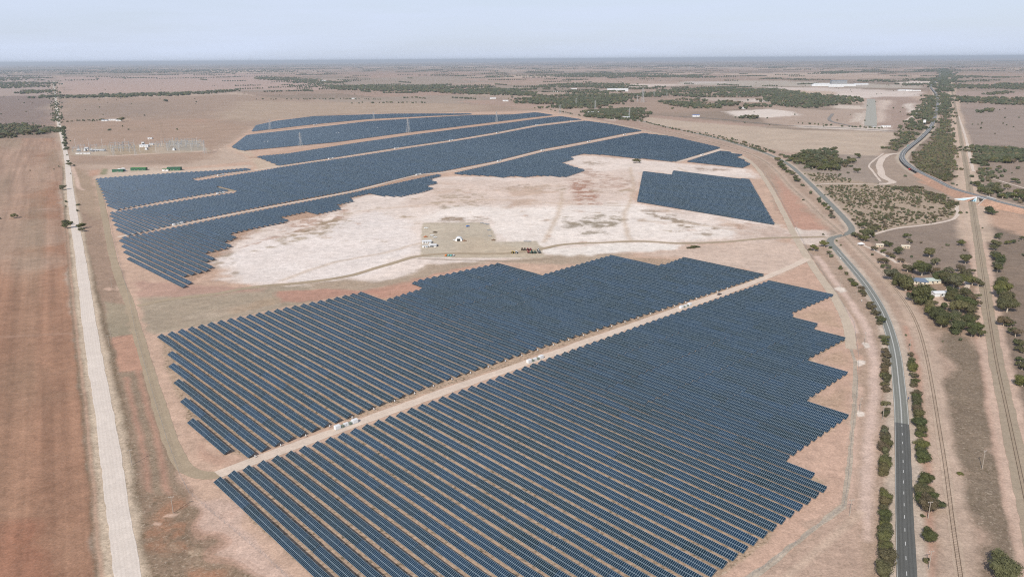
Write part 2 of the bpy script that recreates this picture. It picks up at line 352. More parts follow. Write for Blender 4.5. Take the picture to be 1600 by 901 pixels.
for q, c, o in [([(905,285),(940,282),(945,300),(938,320),(905,320)], (208,160,140), .8), ([(1120,345),(1200,355),(1225,368),(1160,372)], (212,176,160), .9),
                ([(925,262),(1000,285),(990,300),(900,285)], (215,180,164), .6), ([(470,340),(560,322),(540,345),(430,370),(360,395)], (214,178,160), .7),
                ([(890,340),(960,336),(975,345),(960,358),(895,360)], (186,172,154), .8), ([(1000,325),(1040,330),(1110,360),(1120,374),(1070,368),(1040,350)], (190,170,152), .8),
                ([(560,345),(500,365),(440,385),(400,395),(440,365),(520,340)], (190,168,140), .6), ([(700,338),(765,340),(760,346),(700,346)], (190,168,150), .8),
                ([(915,362),(960,362),(950,372),(905,370)], (188,174,158), .7), ([(345,398),(370,392),(372,430),(345,432)], (184,164,142), .6),
                ([(690,305),(760,300),(770,318),(700,325)], (188,166,138), .5), ([(820,288),(870,290),(850,305),(800,298)], (196,170,146), .5),
                ([(1085,262),(1140,266),(1130,268),(1090,267)], (190,164,146), .7), ([(900,252),(950,253),(945,260),(915,258)], (205,182,165), .6)]:
    paint(q, tuple(int(x*.93) for x in c), 10, 4, .6, min(1, o*1.25), 11)
for k in range(150):
    u = random.uniform(400, 1130); v = random.uniform(290, 380)
    if 650 < u < 850 and v > 340: continue
    s = random.uniform(3, 14); paint([(u-s,v),(u,v-s*.22),(u+s,v),(u,v+s*.22)], random.choice([(184,160,130),(196,170,148),(172,152,126),(208,172,152)]), 8, 3, .6, .75, 9)
paint([(470,441),(540,437),(600,438),(640,425),(670,412),(770,408),(700,424),(620,440),(560,452),(480,450)], (188,168,150), 5, 4, .4)
paint([(846,399),(960,397),(1000,398),(900,412),(840,412),(780,409)], (190,170,152), 5, 4, .4)
paint([(1080,386),(1200,376),(1240,380),(1258,400),(1200,430),(1070,402),(1000,400)], (222,198,184), 5, 4, .12)
paint([(1205,435),(1262,408),(1300,458)], (214,178,160), 4, 3, .12)
paint([(660,348),(745,347),(764,350),(771,362),(776,378),(838,376.5),(843,382),(850,386),(848,391),(852,402),(780,403),(700,402),(657,402),(657,390)], (206,193,176), 1, 1, .04)
paint([(735,366),(776,378),(840,390),(850,401),(735,402),(700,395)], (208,190,168), 8, 8, .04, .7)
paintl([(657,404),(720,406),(800,408),(860,404)], 5, (160,142,124), 1.5, 1.5, .5, .7)
for l in [[(560,330),(640,322),(760,312),(880,318),(985,322)],[(880,300),(870,340),(850,378)],[(985,262),(990,300),(975,340),(985,376)],[(440,438),(520,410),(600,395),(655,380)],[(1060,262),(1130,300),(1215,352)],[(1000,345),(1080,350),(1180,366)]]:
    paintl(l, 6, (212,188,166), 3, 3, .2, .6)
for q in [[(760,300),(860,292),(905,300),(890,318),(800,325)],[(1010,322),(1100,338),(1190,362),(1100,352)],[(620,296),(700,285),(760,290),(700,305)]]: paint(q, (214,186,168), 12, 8, .3, .8, 40)
# ground east of the near block
paint([(1206,437),(1262,404),(1345,540),(1345,600),(1330,750),(1322,795),(1180,897),(1100,960),(1060,960),(1301,757),(1224,722),(1325,652),(1256,627),(1325,583),(1264,560),(1325,528),(1272,514),(1231,491),(1304,461)], (212,178,160), 3, 3, .12)
for q in [[(1231,491),(1280,480),(1325,520)],[(1264,560),(1320,545),(1325,575)],[(1256,627),(1320,600),(1322,645)]]: paint(q, (198,168,146), 5, 5, .45, .8)
paint([(1322,795),(1335,650),(1345,540),(1300,455),(1262,400),(1200,290),(1168,240),(1200,238),(1250,272),(1296,320),(1320,350),(1290,365),(1300,390),(1345,440),(1385,510),(1395,600),(1395,700),(1396,800),(1400,960),(1120,960),(1180,897)], (190,164,147), 4, 3, .4)
paint([(1390,901),(1380,800),(1376,640),(1360,540),(1330,470),(1290,420),(1290,400),(1345,440),(1385,510),(1395,600),(1396,800),(1400,960)], (186,162,146), 3, 3, .5)
paintl([(1352,840),(1353,790),(1358,720),(1363,650),(1366,590),(1362,540),(1350,510),(1330,475),(1300,435),(1275,400)], 6.5, (222,196,184), 2, 2, .05)
paintl([(1338,520),(1330,500),(1318,480)], 4, (222,196,184), 1, 1, .05)
paintl([(1326,790),(1332,740),(1338,650),(1338,600)], 6, (214,184,168), 2, 2, .05)
paint([(1205,270),(1240,300),(1290,360),(1240,368),(1228,335)], (205,160,142), 5, 4, .12, .85)
paint([(1232,362),(1290,360),(1296,376),(1262,385),(1240,378)], (230,212,202), 4, 3, .05)
paint([(1160,350),(1215,353),(1232,370),(1200,380),(1140,380)], (224,202,190), 4, 4, .1, .8)
for u, v in [(1327,806),(1343,643),(1351,537),(1313,449),(1245,359),(1342,565)]: paint([(u-9,v+1),(u-3,v-3),(u+7,v),(u+8,v+6),(u-1,v+8)], (240,226,216), 2.5, .8, 0)
for u, v in [(175,450),(252,812),(271,803)]: paint([(u-9,v+1),(u-3,v-2.5),(u+8,v),(u+3,v+4)], (222,190,172), 2.5, .8, 0, .8)
paint([(1180,901),(1320,800),(1350,800),(1352,960),(1100,960)], (198,170,154), 5, 4, .25)
paintl([(1230,901),(1300,840),(1345,800)], 4, (215,190,172), 1.5, 1.5, .05, .7)
# between the sealed road, both railways and the house
paint([(1296,372),(1335,350),(1400,395),(1500,500),(1555,560),(1640,960),(1400,960),(1405,700),(1395,560),(1380,500),(1345,440),(1300,395)], (192,166,150), 3, 2, .3)
paint([(1468,560),(1480,522),(1533,530),(1549,600),(1561,680),(1576,780),(1590,860),(1604,960),(1530,960),(1514,860),(1496,750),(1482,650)], (140,124,109), 7, 5, .6)
for l, w_, c in [([(1450,901),(1452,800),(1450,700),(1440,620),(1430,560),(1415,510)], 4, (200,160,142)),
                 ([(1620,960),(1585,800),(1560,680),(1545,600),(1535,530),(1525,470),(1512,400),(1502,330)], 7, (212,176,160)), ([(1430,800),(1432,901),(1435,960)], 3, (200,180,165))]:
    paintl(l, w_, c, 2, 1.8, .1, .9)
paint([(1345,372),(1400,352),(1500,338),(1508,360),(1520,440),(1450,430),(1400,400)], (152,135,124), 3, 2, .3)
paint([(1370,400),(1450,430),(1530,440),(1540,520),(1470,520),(1430,480)], (170,145,128), 5, 4, .6)
paint([(1420,455),(1450,450),(1475,470),(1500,460),(1490,478),(1430,475)], (218,190,172), 3, 2, .2)
paint([(1392,440),(1412,441),(1425,460),(1405,462)], (190,140,122), 3, 2, .1)
paint([(1400,440),(1430,452),(1440,470),(1420,470)], (196,152,134), 3, 2, .1, .6)
# scrub block and paddocks north of the road bend
paint([(1230,255),(1330,268),(1400,288),(1500,318),(1505,338),(1345,368),(1325,340),(1280,295)], (186,166,148), 4, 3, .7)
paint([(1318,238),(1380,244),(1355,262),(1385,288),(1345,285),(1250,266),(1232,250)], (170,154,143), 3, 3, .2)
paint([(1380,244),(1415,243),(1408,255),(1432,272),(1500,300),(1508,318),(1400,290),(1372,280),(1368,262)], (178,158,144), 4, 3, .3)
paintl([(1440,284),(1470,296),(1498,310)], 12, (205,160,138), 3, 4, .3, .8)
paint([(1000,183),(1100,192),(1240,203),(1405,207),(1408,212),(1380,240),(1372,244),(1230,238),(1150,220),(1090,206),(1010,193)], (205,185,168), 5, 4, .15)
for k in range(9): 
    v = 205+k*4; paintl([(1120+k*18,v-8),(1250+k*8,v-6),(1380-k*2,v-3)], 14, (190,166,150) if k % 2 else (214,196,178), 6, 8, .1, .4)
# motorsport land
paint([(1195,166),(1290,172),(1345,168),(1420,172),(1412,200),(1395,206),(1240,200),(1195,192)], (192,170,156), 6, 4, .15)
paint([(1345,150),(1420,150),(1442,158),(1432,182),(1408,202),(1370,202),(1362,176)], (180,156,144), 6, 4, .2)
for q, c in [([(1300,150),(1310,142),(1440,143),(1440,151),(1380,151),(1352,154)], (232,216,208)), ([(1354,155),(1362,155),(1366,198),(1352,198)], (225,210,200)),
             ([(1368,156),(1392,156),(1390,165),(1380,172),(1386,190),(1372,194)], (222,202,190)), ([(1412,162),(1426,161),(1430,175),(1418,176)], (238,224,214)),
             ([(1130,174),(1200,170),(1240,174),(1255,180),(1200,184),(1150,182)], (238,224,216)), ([(1240,196),(1350,199),(1395,202),(1390,206),(1250,200)], (225,210,200)),
             ([(1085,152),(1200,155),(1210,160),(1100,157)], (236,222,214)), ([(1200,136),(1300,138),(1420,142),(1440,146),(1300,143),(1200,139)], (226,210,202)),
             ([(1060,128),(1200,126),(1330,130),(1440,134),(1440,138),(1200,135),(1070,133)], (196,184,172)), ([(1070,128),(1130,127),(1140,130),(1075,131)], (214,202,196)), ([(950,134),(1000,131),(1080,131),(1070,135),(960,137)], (226,208,198)),
             ([(1305,170),(1352,170),(1348,166),(1310,164)], (224,208,196)), ([(1340,176),(1352,178),(1350,190),(1335,192)], (224,208,196)),
             ([(1150,133),(1210,131),(1240,135),(1170,137)], (190,178,166)), ([(1375,197),(1392,196),(1388,200),(1376,201)], (246,236,228)), ([(1415,190),(1445,155),(1448,158),(1424,196)], (205,178,162)),
             ([(1400,128),(1462,127),(1462,131),(1408,132)], (236,220,210)), ([(930,141),(975,139),(985,142),(940,144)], (228,212,206)), ([(925,176),(945,177),(942,179),(920,178)], (222,206,196)),
             ([(950,183),(962,185),(958,189),(948,187)], (225,208,196)), ([(1290,130),(1352,131),(1350,134),(1285,134)], (206,196,190))]:
    paint(q, c, 4, 3, .05)
paint([(1000,160),(1060,152),(1120,172),(1060,176),(1020,176)], (196,168,150), 8, 8, .3)
paint([(740,150),(1100,132),(1200,150),(1120,175),(1000,182),(900,170),(800,160)], (168,146,132), 10, 10, .5, .6)
paint([(1195,238),(1235,256),(1262,290),(1240,290)], (190,166,150), 4, 3, .3)
# west paddocks beyond the site
paint([(92,155),(372,148),(540,160),(780,163),(850,172),(735,175),(560,178),(430,186),(392,200),(355,228),(290,258),(112,258),(100,210)], (178,154,138), 8, 6, .12)
paint([(100,195),(205,188),(330,185),(390,198),(355,225),(330,250),(112,255)], (184,156,138), 10, 8, .15, .7)
paint([(100,165),(250,158),(300,172),(240,185),(100,188)], (158,142,132), 30, 30, .12, .5)
paint([(380,158),(600,160),(780,165),(735,174),(520,178),(400,190),(330,185)], (190,168,150), 14, 10, .1)
paint([(92,121),(400,114),(540,140),(372,141),(100,148)], (196,170,160), 14, 10, .15)
for k in range(14):
    u = random.uniform(150, 330); v = random.uniform(165, 250); paint([(u-30,v),(u,v-3),(u+30,v),(u,v+3)], random.choice([(196,154,134),(160,142,126),(198,172,152)]), 15, 8, .2, .5, 40)
paint([(112,234),(165,228),(262,224),(262,219),(312,219),(330,237),(165,244),(112,243)], (198,180,162), 3, 2, .2)
paint([(262,221),(311,220.5),(326,235),(262,236)], (182,172,160), 3, 1.5, .2)
paint([(165,228),(245,227),(243,240),(175,243)], (182,162,138), 3, 2, .3, .7)
paint([(163,265),(245,262),(262,270),(228,276),(170,277)], (214,194,178), 3, 2, .1)
paint([(155,265),(164,264),(170,276),(158,276)], (158,152,124), 2, 1, .2)
paint([(138,267),(154,266),(158,276),(140,276)], (205,166,146), 2, 2, .1)
paint([(150,274),(390,258),(392,262),(340,266),(228,273),(152,279)], (222,200,184), 3, 2, .1)
paint([(390,236),(355,230),(395,246),(402,246),(436,259),(440,262),(400,266)], (214,192,172), 3, 2, .1)
paintl([(165,244),(230,241),(325,236),(350,232)], 7, (222,196,180), 1, 1, .05)
paintl([(112,260),(120,280),(126,295),(132,297)], 7, (222,194,178), 1, 1.5, .05)
for l in [[(112,148),(110,200),(250,190),(400,186)],[(250,190),(258,220),(262,228)],[(370,168),(400,178)]]: paintl(l, 4, (160,138,122), 2, 3, .2, .5)
# eastern paddocks
paint([(1500,168),(1640,170),(1640,232),(1516,228),(1505,200)], (166,149,140), 8, 6, .15)
paint([(1488,142),(1640,145),(1640,152),(1495,150)], (182,160,150), 8, 6, .15)
paint([(1498,160),(1640,166),(1640,172),(1500,168)], (172,152,142), 8, 6, .15)
paint([(1518,228),(1640,232),(1640,345),(1560,325),(1530,310),(1515,290)], (160,142,130), 5, 4, .3)
paint([(1530,318),(1640,350),(1640,960),(1632,960),(1590,740),(1560,560),(1540,420)], (142,125,113), 4, 3, .35)
paint([(1530,318),(1600,336),(1640,350),(1640,380),(1560,352),(1532,340)], (202,168,148), 5, 4, .3)
# shoulders and verge lines (graded pale gravel)
paintl(SEALED, 17, (208,190,176), 1.6, 1.6, .15)
paintl(HIGHWAY, 26, (206,190,176), 2, 2, .15)
paintl(RAIL_E, 19, (214,186,170), 2.0, 2.0, .1)
paintl([(1527,372),(1520,325),(1512,275),(1503,225),(1496,185),(1489,150),(1483,122)], 42, (214,190,172), 4, 5, .1, .85)
paintl(RAIL_W, 14, (204,180,164), 2.5, 2, .12)
# near horizon lanes
FARC = []
gcs = np.clip(gc, 0.01, .85)
gme = mesh_np('ground', np.stack([GX, GY, np.zeros_like(GX)], -1), FQ, dirt_material('soil_and_dry_grass'))
a = gme.color_attributes.new('Col', 'FLOAT_COLOR', 'POINT'); a.data.foreach_set('color', np.concatenate([gcs, np.ones((len(gcs), 1))], 1).astype(np.float32).ravel())
a = gme.attributes.new('Tuft', 'FLOAT', 'POINT'); a.data.foreach_set('value', tuft.astype(np.float32))
tag(obj('ground', gme), kind='structure')

# ------------------------------------------------------------------ ROADS, TRACKS, RAILWAYS
def strip_mesh(name, P, w, z, m, jit=0, lift=1.2e-4, step=6.0, x0=None, x1=None, zf=None, seed=0):
    """ribbon along world polyline P; x0..x1 lateral limits (default -w/2..w/2)"""
    P = np.asarray(P)[:, :2]; seg = np.hypot(*np.diff(P, axis=0).T); s = np.concatenate([[0], np.cumsum(seg)])
    dmid = np.hypot(P[:, 0], P[:, 1]).mean()
    ns = [0]; 
    while ns[-1] < s[-1]:
        x = np.interp(ns[-1], s, P[:, 0]); y = np.interp(ns[-1], s, P[:, 1]); ns.append(ns[-1]+max(step*.6, step*math.hypot(x, y)/700))
    ns = np.minimum(np.array(ns), s[-1]); x = np.interp(ns, s, P[:, 0]); y = np.interp(ns, s, P[:, 1])
    tx = np.gradient(x); ty = np.gradient(y); l = np.hypot(tx, ty)+1e-9; nx, ny = ty/l, -tx/l
    x0 = -w/2 if x0 is None else x0; x1 = w/2 if x1 is None else x1
    j0 = (vn(ns, ns*0, 7, seed+1)-.5)*jit*2+(vn(ns, ns*0, 31, seed+2)-.5)*jit*2; j1 = (vn(ns, ns*0, 7, seed+3)-.5)*jit*2+(vn(ns, ns*0, 31, seed+4)-.5)*jit*2
    zz = z+lift*np.hypot(x, y)+(zf(x, y, ns) if zf else 0)
    k = 5; V = []; U = []
    for q in range(k):
        t = q/(k-1); o = (x0+j0)*(1-t)+(x1+j1)*t; V.append(np.stack([x+nx*o, y+ny*o, zz+0*o], -1)); U.append(np.stack([np.broadcast_to(x0*(1-t)+x1*t, o.shape), ns], -1))
    V = np.stack(V, 1); U = np.stack(U, 1); n = len(ns); Vf = V.reshape(-1, 3); Uf = U.reshape(-1, 2)
    i = np.arange(n-1)[:, None]*k; j = np.arange(k-1)[None, :]
    FQ = np.stack([i+j, i+j+1, i+k+j+1, i+k+j], -1).reshape(-1, 4)
    me = mesh_np(name, Vf, FQ, m)
    if me.polygons[0].normal.z < 0: me.flip_normals()
    uv = me.uv_layers.new(name='UVMap'); li = np.zeros(len(me.loops), dtype=np.int32); me.loops.foreach_get('vertex_index', li)
    uv.data.foreach_set('uv', Uf[li].astype(np.float32).ravel())
    return me
def wline(px, z=0): return smooth_line([at(u, v, z) for u, v in px], 8)
def asphalt(name, rgb, tr=.16, lane=1.8):
    m = D.materials.new(name); m.use_nodes = True; nt = m.node_tree; p = nt.nodes['Principled BSDF']; p.inputs['Roughness'].default_value = .85
    uv = N(nt, 'UVMap').outputs[0]; sx = N(nt, 'SeparateXYZ'); L(nt, uv, sx.inputs[0]); pos = worldpos(nt)
    ab = math_(nt, 'ABSOLUTE', math_(nt, 'SUBTRACT', math_(nt, 'ABSOLUTE', sx.outputs[0]), lane))
    w = math_(nt, 'ABSOLUTE', math_(nt, 'SUBTRACT', ab, .75))
    trk = mrange(nt, w, .1, .55, 1-tr, 1.0)
    mp = N(nt, 'Mapping'); mp.inputs['Scale'].default_value = (1.2, .03, 1); L(nt, uv, mp.inputs[0])
    f = math_(nt, 'MULTIPLY', trk, mrange(nt, noise(nt, mp.outputs[0], 2, 4, .6), .3, .7, .86, 1.12))
    f = math_(nt, 'MULTIPLY', f, mrange(nt, noise(nt, pos, .4, 4, .7), .3, .7, .92, 1.08))
    vm = N(nt, 'VectorMath', operation='SCALE'); vm.inputs[0].default_value = rgb; L(nt, f, vm.inputs['Scale']); L(nt, vm.outputs[0], p.inputs['Base Color'])
    return m
M_dirt_white = dirt_material('white_gravel', C(232, 215, 204), .5, True); M_dirt_road = dirt_material('farm_road_gravel', C(238, 225, 217), .4, True); M_track = dirt_material('compacted_tan_gravel', C(184, 166, 144), .6, True)
M_svc = dirt_material('pale_service_gravel', C(234, 214, 200), .5, True); M_ballast = dirt_material('rail_ballast', C(178, 162, 144), .6)
M_ballast2 = dirt_material('pale_ballast', C(204, 182, 165), .8)
M_asph_old = asphalt('worn_asphalt', C(146, 146, 140)); M_asph_new = asphalt('dark_asphalt', C(106, 106, 104), .2); M_asph_hw = asphalt('highway_asphalt', C(128, 128, 128), .1)
M_paint = mat('road_paint', (.74, .74, .72), .6); M_paintw = mat('worn_road_paint', (.62, .61, .58), .7)
def structure(name, me): return tag(obj(name, me), kind='structure')
structure('farm_road', strip_mesh('farm_road', wline(LROAD), 10.4, .02, M_dirt_road, .45))
structure('site_track', strip_mesh('site_track', wline(TRACK_L), 8, .02, M_track, .5))
structure('service_track', strip_mesh('service_track', wline(SVC), 8.5, .03, M_svc, .5))
structure('site_track', strip_mesh('perimeter_track', wline(TRACK_R), 8, .02, dirt_material('pale_track_gravel', C(212,195,178), .6, True), .5))
structure('access_track', strip_mesh('access_track', wline(COMP_RD), 8, .025, M_track, .8))
SVF1 = [(184,370.5),(230,361),(278,351.5),(400,327.5),(550,299),(654,273.5),(690,270),(780,252.5),(800,247.3),(848,235.5),(920,222),(976,211),(1003,206.5)]
SVF2 = [(176,329.5),(250,317),(325,304.5),(367,298.5)]; SVF2b = [(297,280.5),(345,273),(397,266.3),(437,260),(517,248.4),(620,232.3),(705,220),(778,207.8),(839,196),(893,189.5),(912,188)]
SVF4 = [(400,224),(416,222),(472,216.5),(528,209),(592,200),(660,194),(716,187),(780,181),(835,177.5)]; SVF5 = [(1057,253),(1097,242.5),(1127,233.5)]
for l, w in ((SVF1, 9), (SVF2, 8), (SVF2b, 9), (SVF4, 6), (SVF5, 14)): structure('service_track', strip_mesh('service_track', wline(l), w, .03, M_svc, .5))
structure('service_track', strip_mesh('service_track', wline([(297,281),(330,290),(366,299)]), 9, .035, M_track, .5))
RED1 = [(400,247),(450,238),(540,224),(637,210.5),(700,202),(800,189.5),(860,182)]; RED2 = [(392,208.5),(440,201.5),(490,196),(580,188.5),(680,182.5),(740,179.5),(800,178)]
M_red = dirt_material('red_sand', C(205,172,152), .8)
structure('power_line_track', strip_mesh('power_line_track', wline(RED1), 42, .015, M_red, 3)); structure('power_line_track', strip_mesh('power_line_track', wline(RED2), 34, .015, M_red, 3))
for l, w_ in [([(1345,372),(1400,357),(1450,351),(1485,344),(1496,336),(1495,326),(1494,318)], 5), ([(1270,289),(1300,287),(1340,287.5),(1380,288.5),(1395,286)], 6), ([(1412,240),(1395,240.5),(1382,245),(1376,252),(1374,260),(1377,268),(1378,274),(1386,280),(1395,284),(1388,287),(1372,287)], 13),
              ([(1380,240),(1358,259),(1364,268),(1376,284)], 4), ([(1532,272),(1560,282),(1600,294),(1640,306)], 3.5), ([(1497,180),(1505,203),(1510,220),(1514,238),(1521,268)], 6), ([(1348,383),(1365,390),(1385,400),(1402,411)], 5), ([(1478,457),(1495,441),(1505,438),(1512,444),(1505,452),(1496,450)], 5),
              ([(1413,190),(1424,184),(1440,168),(1445,157)], 14)]:
    structure('dirt_track', strip_mesh('dirt_track', wline(l), w_, .04, M_dirt_white, .6))
structure('runway', strip_mesh('runway', wline([(1360,197),(1361,180),(1361,155)]), 38, .3, asphalt('runway_seal', C(182,178,168), .03), 1))
structure('side_road', strip_mesh('side_road', wline([(1443,209),(1400,205.5),(1330,201),(1240,197),(1170,191),(1120,186),(1060,182)]), 9, .2, asphalt('side_road_seal', C(150,142,136), .05), .5))
structure('side_road', strip_mesh('side_road', wline([(1340,199),(1306,192),(1296,188),(1301,178)]), 12, .2, D.materials['side_road_seal'], .5))
structure('site_track', strip_mesh('fence_track', wline([(1318,790),(1324,750),(1330,690),(1336,620),(1336,570),(1330,545),(1324,520)]), 2.6, .018, dirt_material('grey_fence_gravel', C(190,176,162), 1.2), .7))
structure('site_track', strip_mesh('fence_track', wline([(1090,950),(1180,896),(1245,846),(1318,790)]), 3.0, .018, D.materials['grey_fence_gravel'], .9))
# sealed road: newer dark surface nearest the camera, worn surface beyond
SP = wline(SEALED); cut = np.argmin(abs(SP[:, 1]-at(1409.5, 661)[1])+abs(SP[:, 0]-at(1409.5, 661)[0]))
cp = np.array(at(1409, 661)); SPn = np.vstack([SP[:cut], cp]) if SP[cut][1] > cp[1] else np.vstack([SP[:cut+1], cp]); SPf = np.vstack([cp, SP[len(SPn)-1:]])
structure('sealed_road', strip_mesh('sealed_road', SPn, 8.2, .05, M_asph_new, .12)); structure('sealed_road', strip_mesh('sealed_road', SPf, 8.3, .05, M_asph_old, .12))
def lines(name, P, offs, w, z, m, dash=None, zf=None, lift=1.2e-4):
    k = 0
    for o in offs:
        if dash is None: structure(name, strip_mesh(name, P, 0, z, m, 0, lift, 6, o-w/2, o+w/2, zf))
        else:
            P = np.asarray(P); seg = np.hypot(*np.diff(P, axis=0).T); s = np.concatenate([[0], np.cumsum(seg)]); V = []; Fq = []; t = 3.0
            while t+dash[0] < s[-1]:
                q = []
                for tt in (t, t+dash[0]):
                    x, y = np.interp(tt, s, P[:, 0]), np.interp(tt, s, P[:, 1]); x2, y2 = np.interp(tt+.5, s, P[:, 0]), np.interp(tt+.5, s, P[:, 1])
                    l = math.hypot(x2-x, y2-y)+1e-9; nx, ny = (y2-y)/l, -(x2-x)/l
                    q += [(x+nx*(o-w/2), y+ny*(o-w/2), z+lift*math.hypot(x, y)), (x+nx*(o+w/2), y+ny*(o+w/2), z+lift*math.hypot(x, y))]
                b = len(V); V += q; Fq.append((b, b+1, b+3, b+2)); t += dash[1]
            structure(name, mesh_np(name, V, Fq, m))
lines('road_markings', SPn, (0,), .2, .058, M_paint, (3.2, 12)); lines('road_markings', SPn, (-3.75,), .16, .058, M_paintw)
near_f = SPf[:np.argmin(abs(SPf[:, 1]-at(1306, 389)[1]))]
lines('road_markings', near_f, (-.16, .16), .14, .058, M_paint); lines('road_markings', near_f, (-3.7, 3.7), .22, .058, M_paintw)
# rails
def railway(px, label, gauge=1.6, bedw=8.5, m=None, sle=420):
    P = wline(px); structure('railway_bed', strip_mesh('railway_bed', P, bedw, .05, m, .5, 1.2e-4))
    t = empty('railway_track', (P[0][0], P[0][1], 0)); tag(t, label, 'railway')
    mr = mat('rusty_rail', C(96, 78, 66), .6, .3)
    for o in (-gauge/2, gauge/2):
        me = strip_mesh('rail', P, 0, .20, mr, 0, 1.2e-4, 4, o-.09, o+.09); obj('rail', me, None)
        ro = D.objects[-1] if False else [x for x in COL.objects if x.data == me][0]; ro.parent = t; ro.matrix_parent_inverse = Matrix.Translation(Vector(t.location)).inverted()
        md = ro.modifiers.new('thick', 'SOLIDIFY'); md.thickness = .16; md.offset = -1
    seg = np.hypot(*np.diff(P, axis=0).T); s = np.concatenate([[0], np.cumsum(seg)]); mb = MB(); q = 0
    while q < min(sle, s[-1]-2):
        x, y = np.interp(q, s, P[:, 0]), np.interp(q, s, P[:, 1]); x2, y2 = np.interp(q+.5, s, P[:, 0]), np.interp(q+.5, s, P[:, 1])
        z = 1.2e-4*math.hypot(x, y)
        mb.box(-1.2, -.12, .03, 1.2, .12, .13, Matrix.Translation((x, y, z)) @ Matrix.Rotation(math.atan2(y2-y, x2-x)-math.pi/2, 4, 'Z')); q += 1.4
    so_ = mb.build('sleepers', mat('grey_sleeper', C(150, 132, 118), .9), None); so_.parent = t; so_.matrix_parent_inverse = Matrix.Translation(Vector(t.location)).inverted(); so_['kind'] = 'stuff'
railway(RAIL_E, 'eastern railway line on wide grey ballast, running under the road bridge', 1.6, 9.5, M_ballast)
railway(RAIL_W, 'western railway line on pale ballast, crossing the sealed road at the S-bend', 1.6, 4.6, M_ballast2)
# highway on its embankment
BR = np.array(at(1519, 309, 7.5))
HB = 7.5
def hz(x, y):
    d = np.hypot(x-BR[0], y-BR[1]); return HB*np.clip(1-np.clip(d-25, 0, None)/230, 0, 1)**1.0*np.where(True, 1, 1)
HP0 = []
for u, v in HIGHWAY:
    z = 0
    for _ in range(6): p = at(u, v, z); z = float(hz(np.array(p[0]), np.array(p[1])))
    if u > 1519: z = max(z, 4.5); p = at(u, v, z)
    HP0.append(p)
HP = smooth_line(HP0, 10)
def hzf(x, y, s):
    z = hz(x, y); east = (x > BR[0]); return np.where(east, np.maximum(z, 4.5), z)
HIDX = 1
structure('highway', strip_mesh('highway', HP, 11, .25, M_asph_hw, .1, 1.2e-4, 6, zf=hzf))
lines('highway_markings', HP, (-4.6, 4.6), .3, .30, M_paintw, None, hzf); lines('highway_markings', HP, (0,), .6, .31, M_paintw, None, hzf)
# embankment body with a gap for the railway
def embank(P, name):
    P = np.asarray(P); x, y = P[:, 0], P[:, 1]; tx, ty = np.gradient(x), np.gradient(y); l = np.hypot(tx, ty); nx, ny = ty/l, -tx/l
    z = hzf(x, y, None)+.20+1.2e-4*np.hypot(x, y); rows = []
    db = np.hypot(x-BR[0], y-BR[1]); west = x.mean() < BR[0]; cutf = np.clip((db-10)/23.0, 0, 1) if west else np.clip((db-10)/9.0, 0, 1)
    for o, zz in ((-1, 0), (-.33, 1), (.33, 1), (1, 0)):
        off = np.where(abs(o) < .5, np.sign(o)*7.5, np.sign(o)*(8.5+z*2.0)); jit = (vn(x, y, 9, 5)-.5)*1.2 if abs(o) > .5 else 0
        if abs(o) > .5:
            nearer = np.hypot(x+nx*np.sign(o)*8, y+ny*np.sign(o)*8) < np.hypot(x, y); off = np.where(nearer, np.sign(o)*(7.4+(np.abs(off)-10)*cutf**1.3), off)
        rows.append(np.stack([x+nx*(off+jit), y+ny*(off+jit), np.where(zz, z, -.3+0*z)], -1))
    V = np.stack(rows, 1).reshape(-1, 3); n = len(x); i = np.arange(n-1)[:, None]*4; j = np.arange(3)[None, :]
    Fq = np.stack([i+j, i+j+1, i+5+j, i+4+j], -1).reshape(-1, 4); me = mesh_np(name, V, Fq, dirt_material('embankment_soil', C(198, 160, 140), 1.2))
    me.validate(); structure(name, me)
hd = np.hypot(HP[:, 0]-BR[0], HP[:, 1]-BR[1]); kb = int(np.argmin(hd)); 
seg = np.hypot(*np.diff(HP, axis=0).T); hs = np.concatenate([[0], np.cumsum(seg)])
def hp_at(s): return np.array([np.interp(s, hs, HP[:, 0]), np.interp(s, hs, HP[:, 1])])
fine = np.array([hp_at(q) for q in np.arange(0, hs[-1], 4.0)]); sq = np.arange(0, hs[-1], 4.0); sb = hs[kb]
eA = fine[(sq <= sb-10) & (sq > sb-262)]; eB = fine[(sq >= sb+10) & (sq < sb+300)]
embank(np.vstack([eA, hp_at(sb-10)]), 'embankment'); embank(np.vstack([hp_at(sb+10), eB]), 'embankment')
hdv = hp_at(sb-5)-hp_at(sb+5); ha = math.atan2(hdv[1], hdv[0])

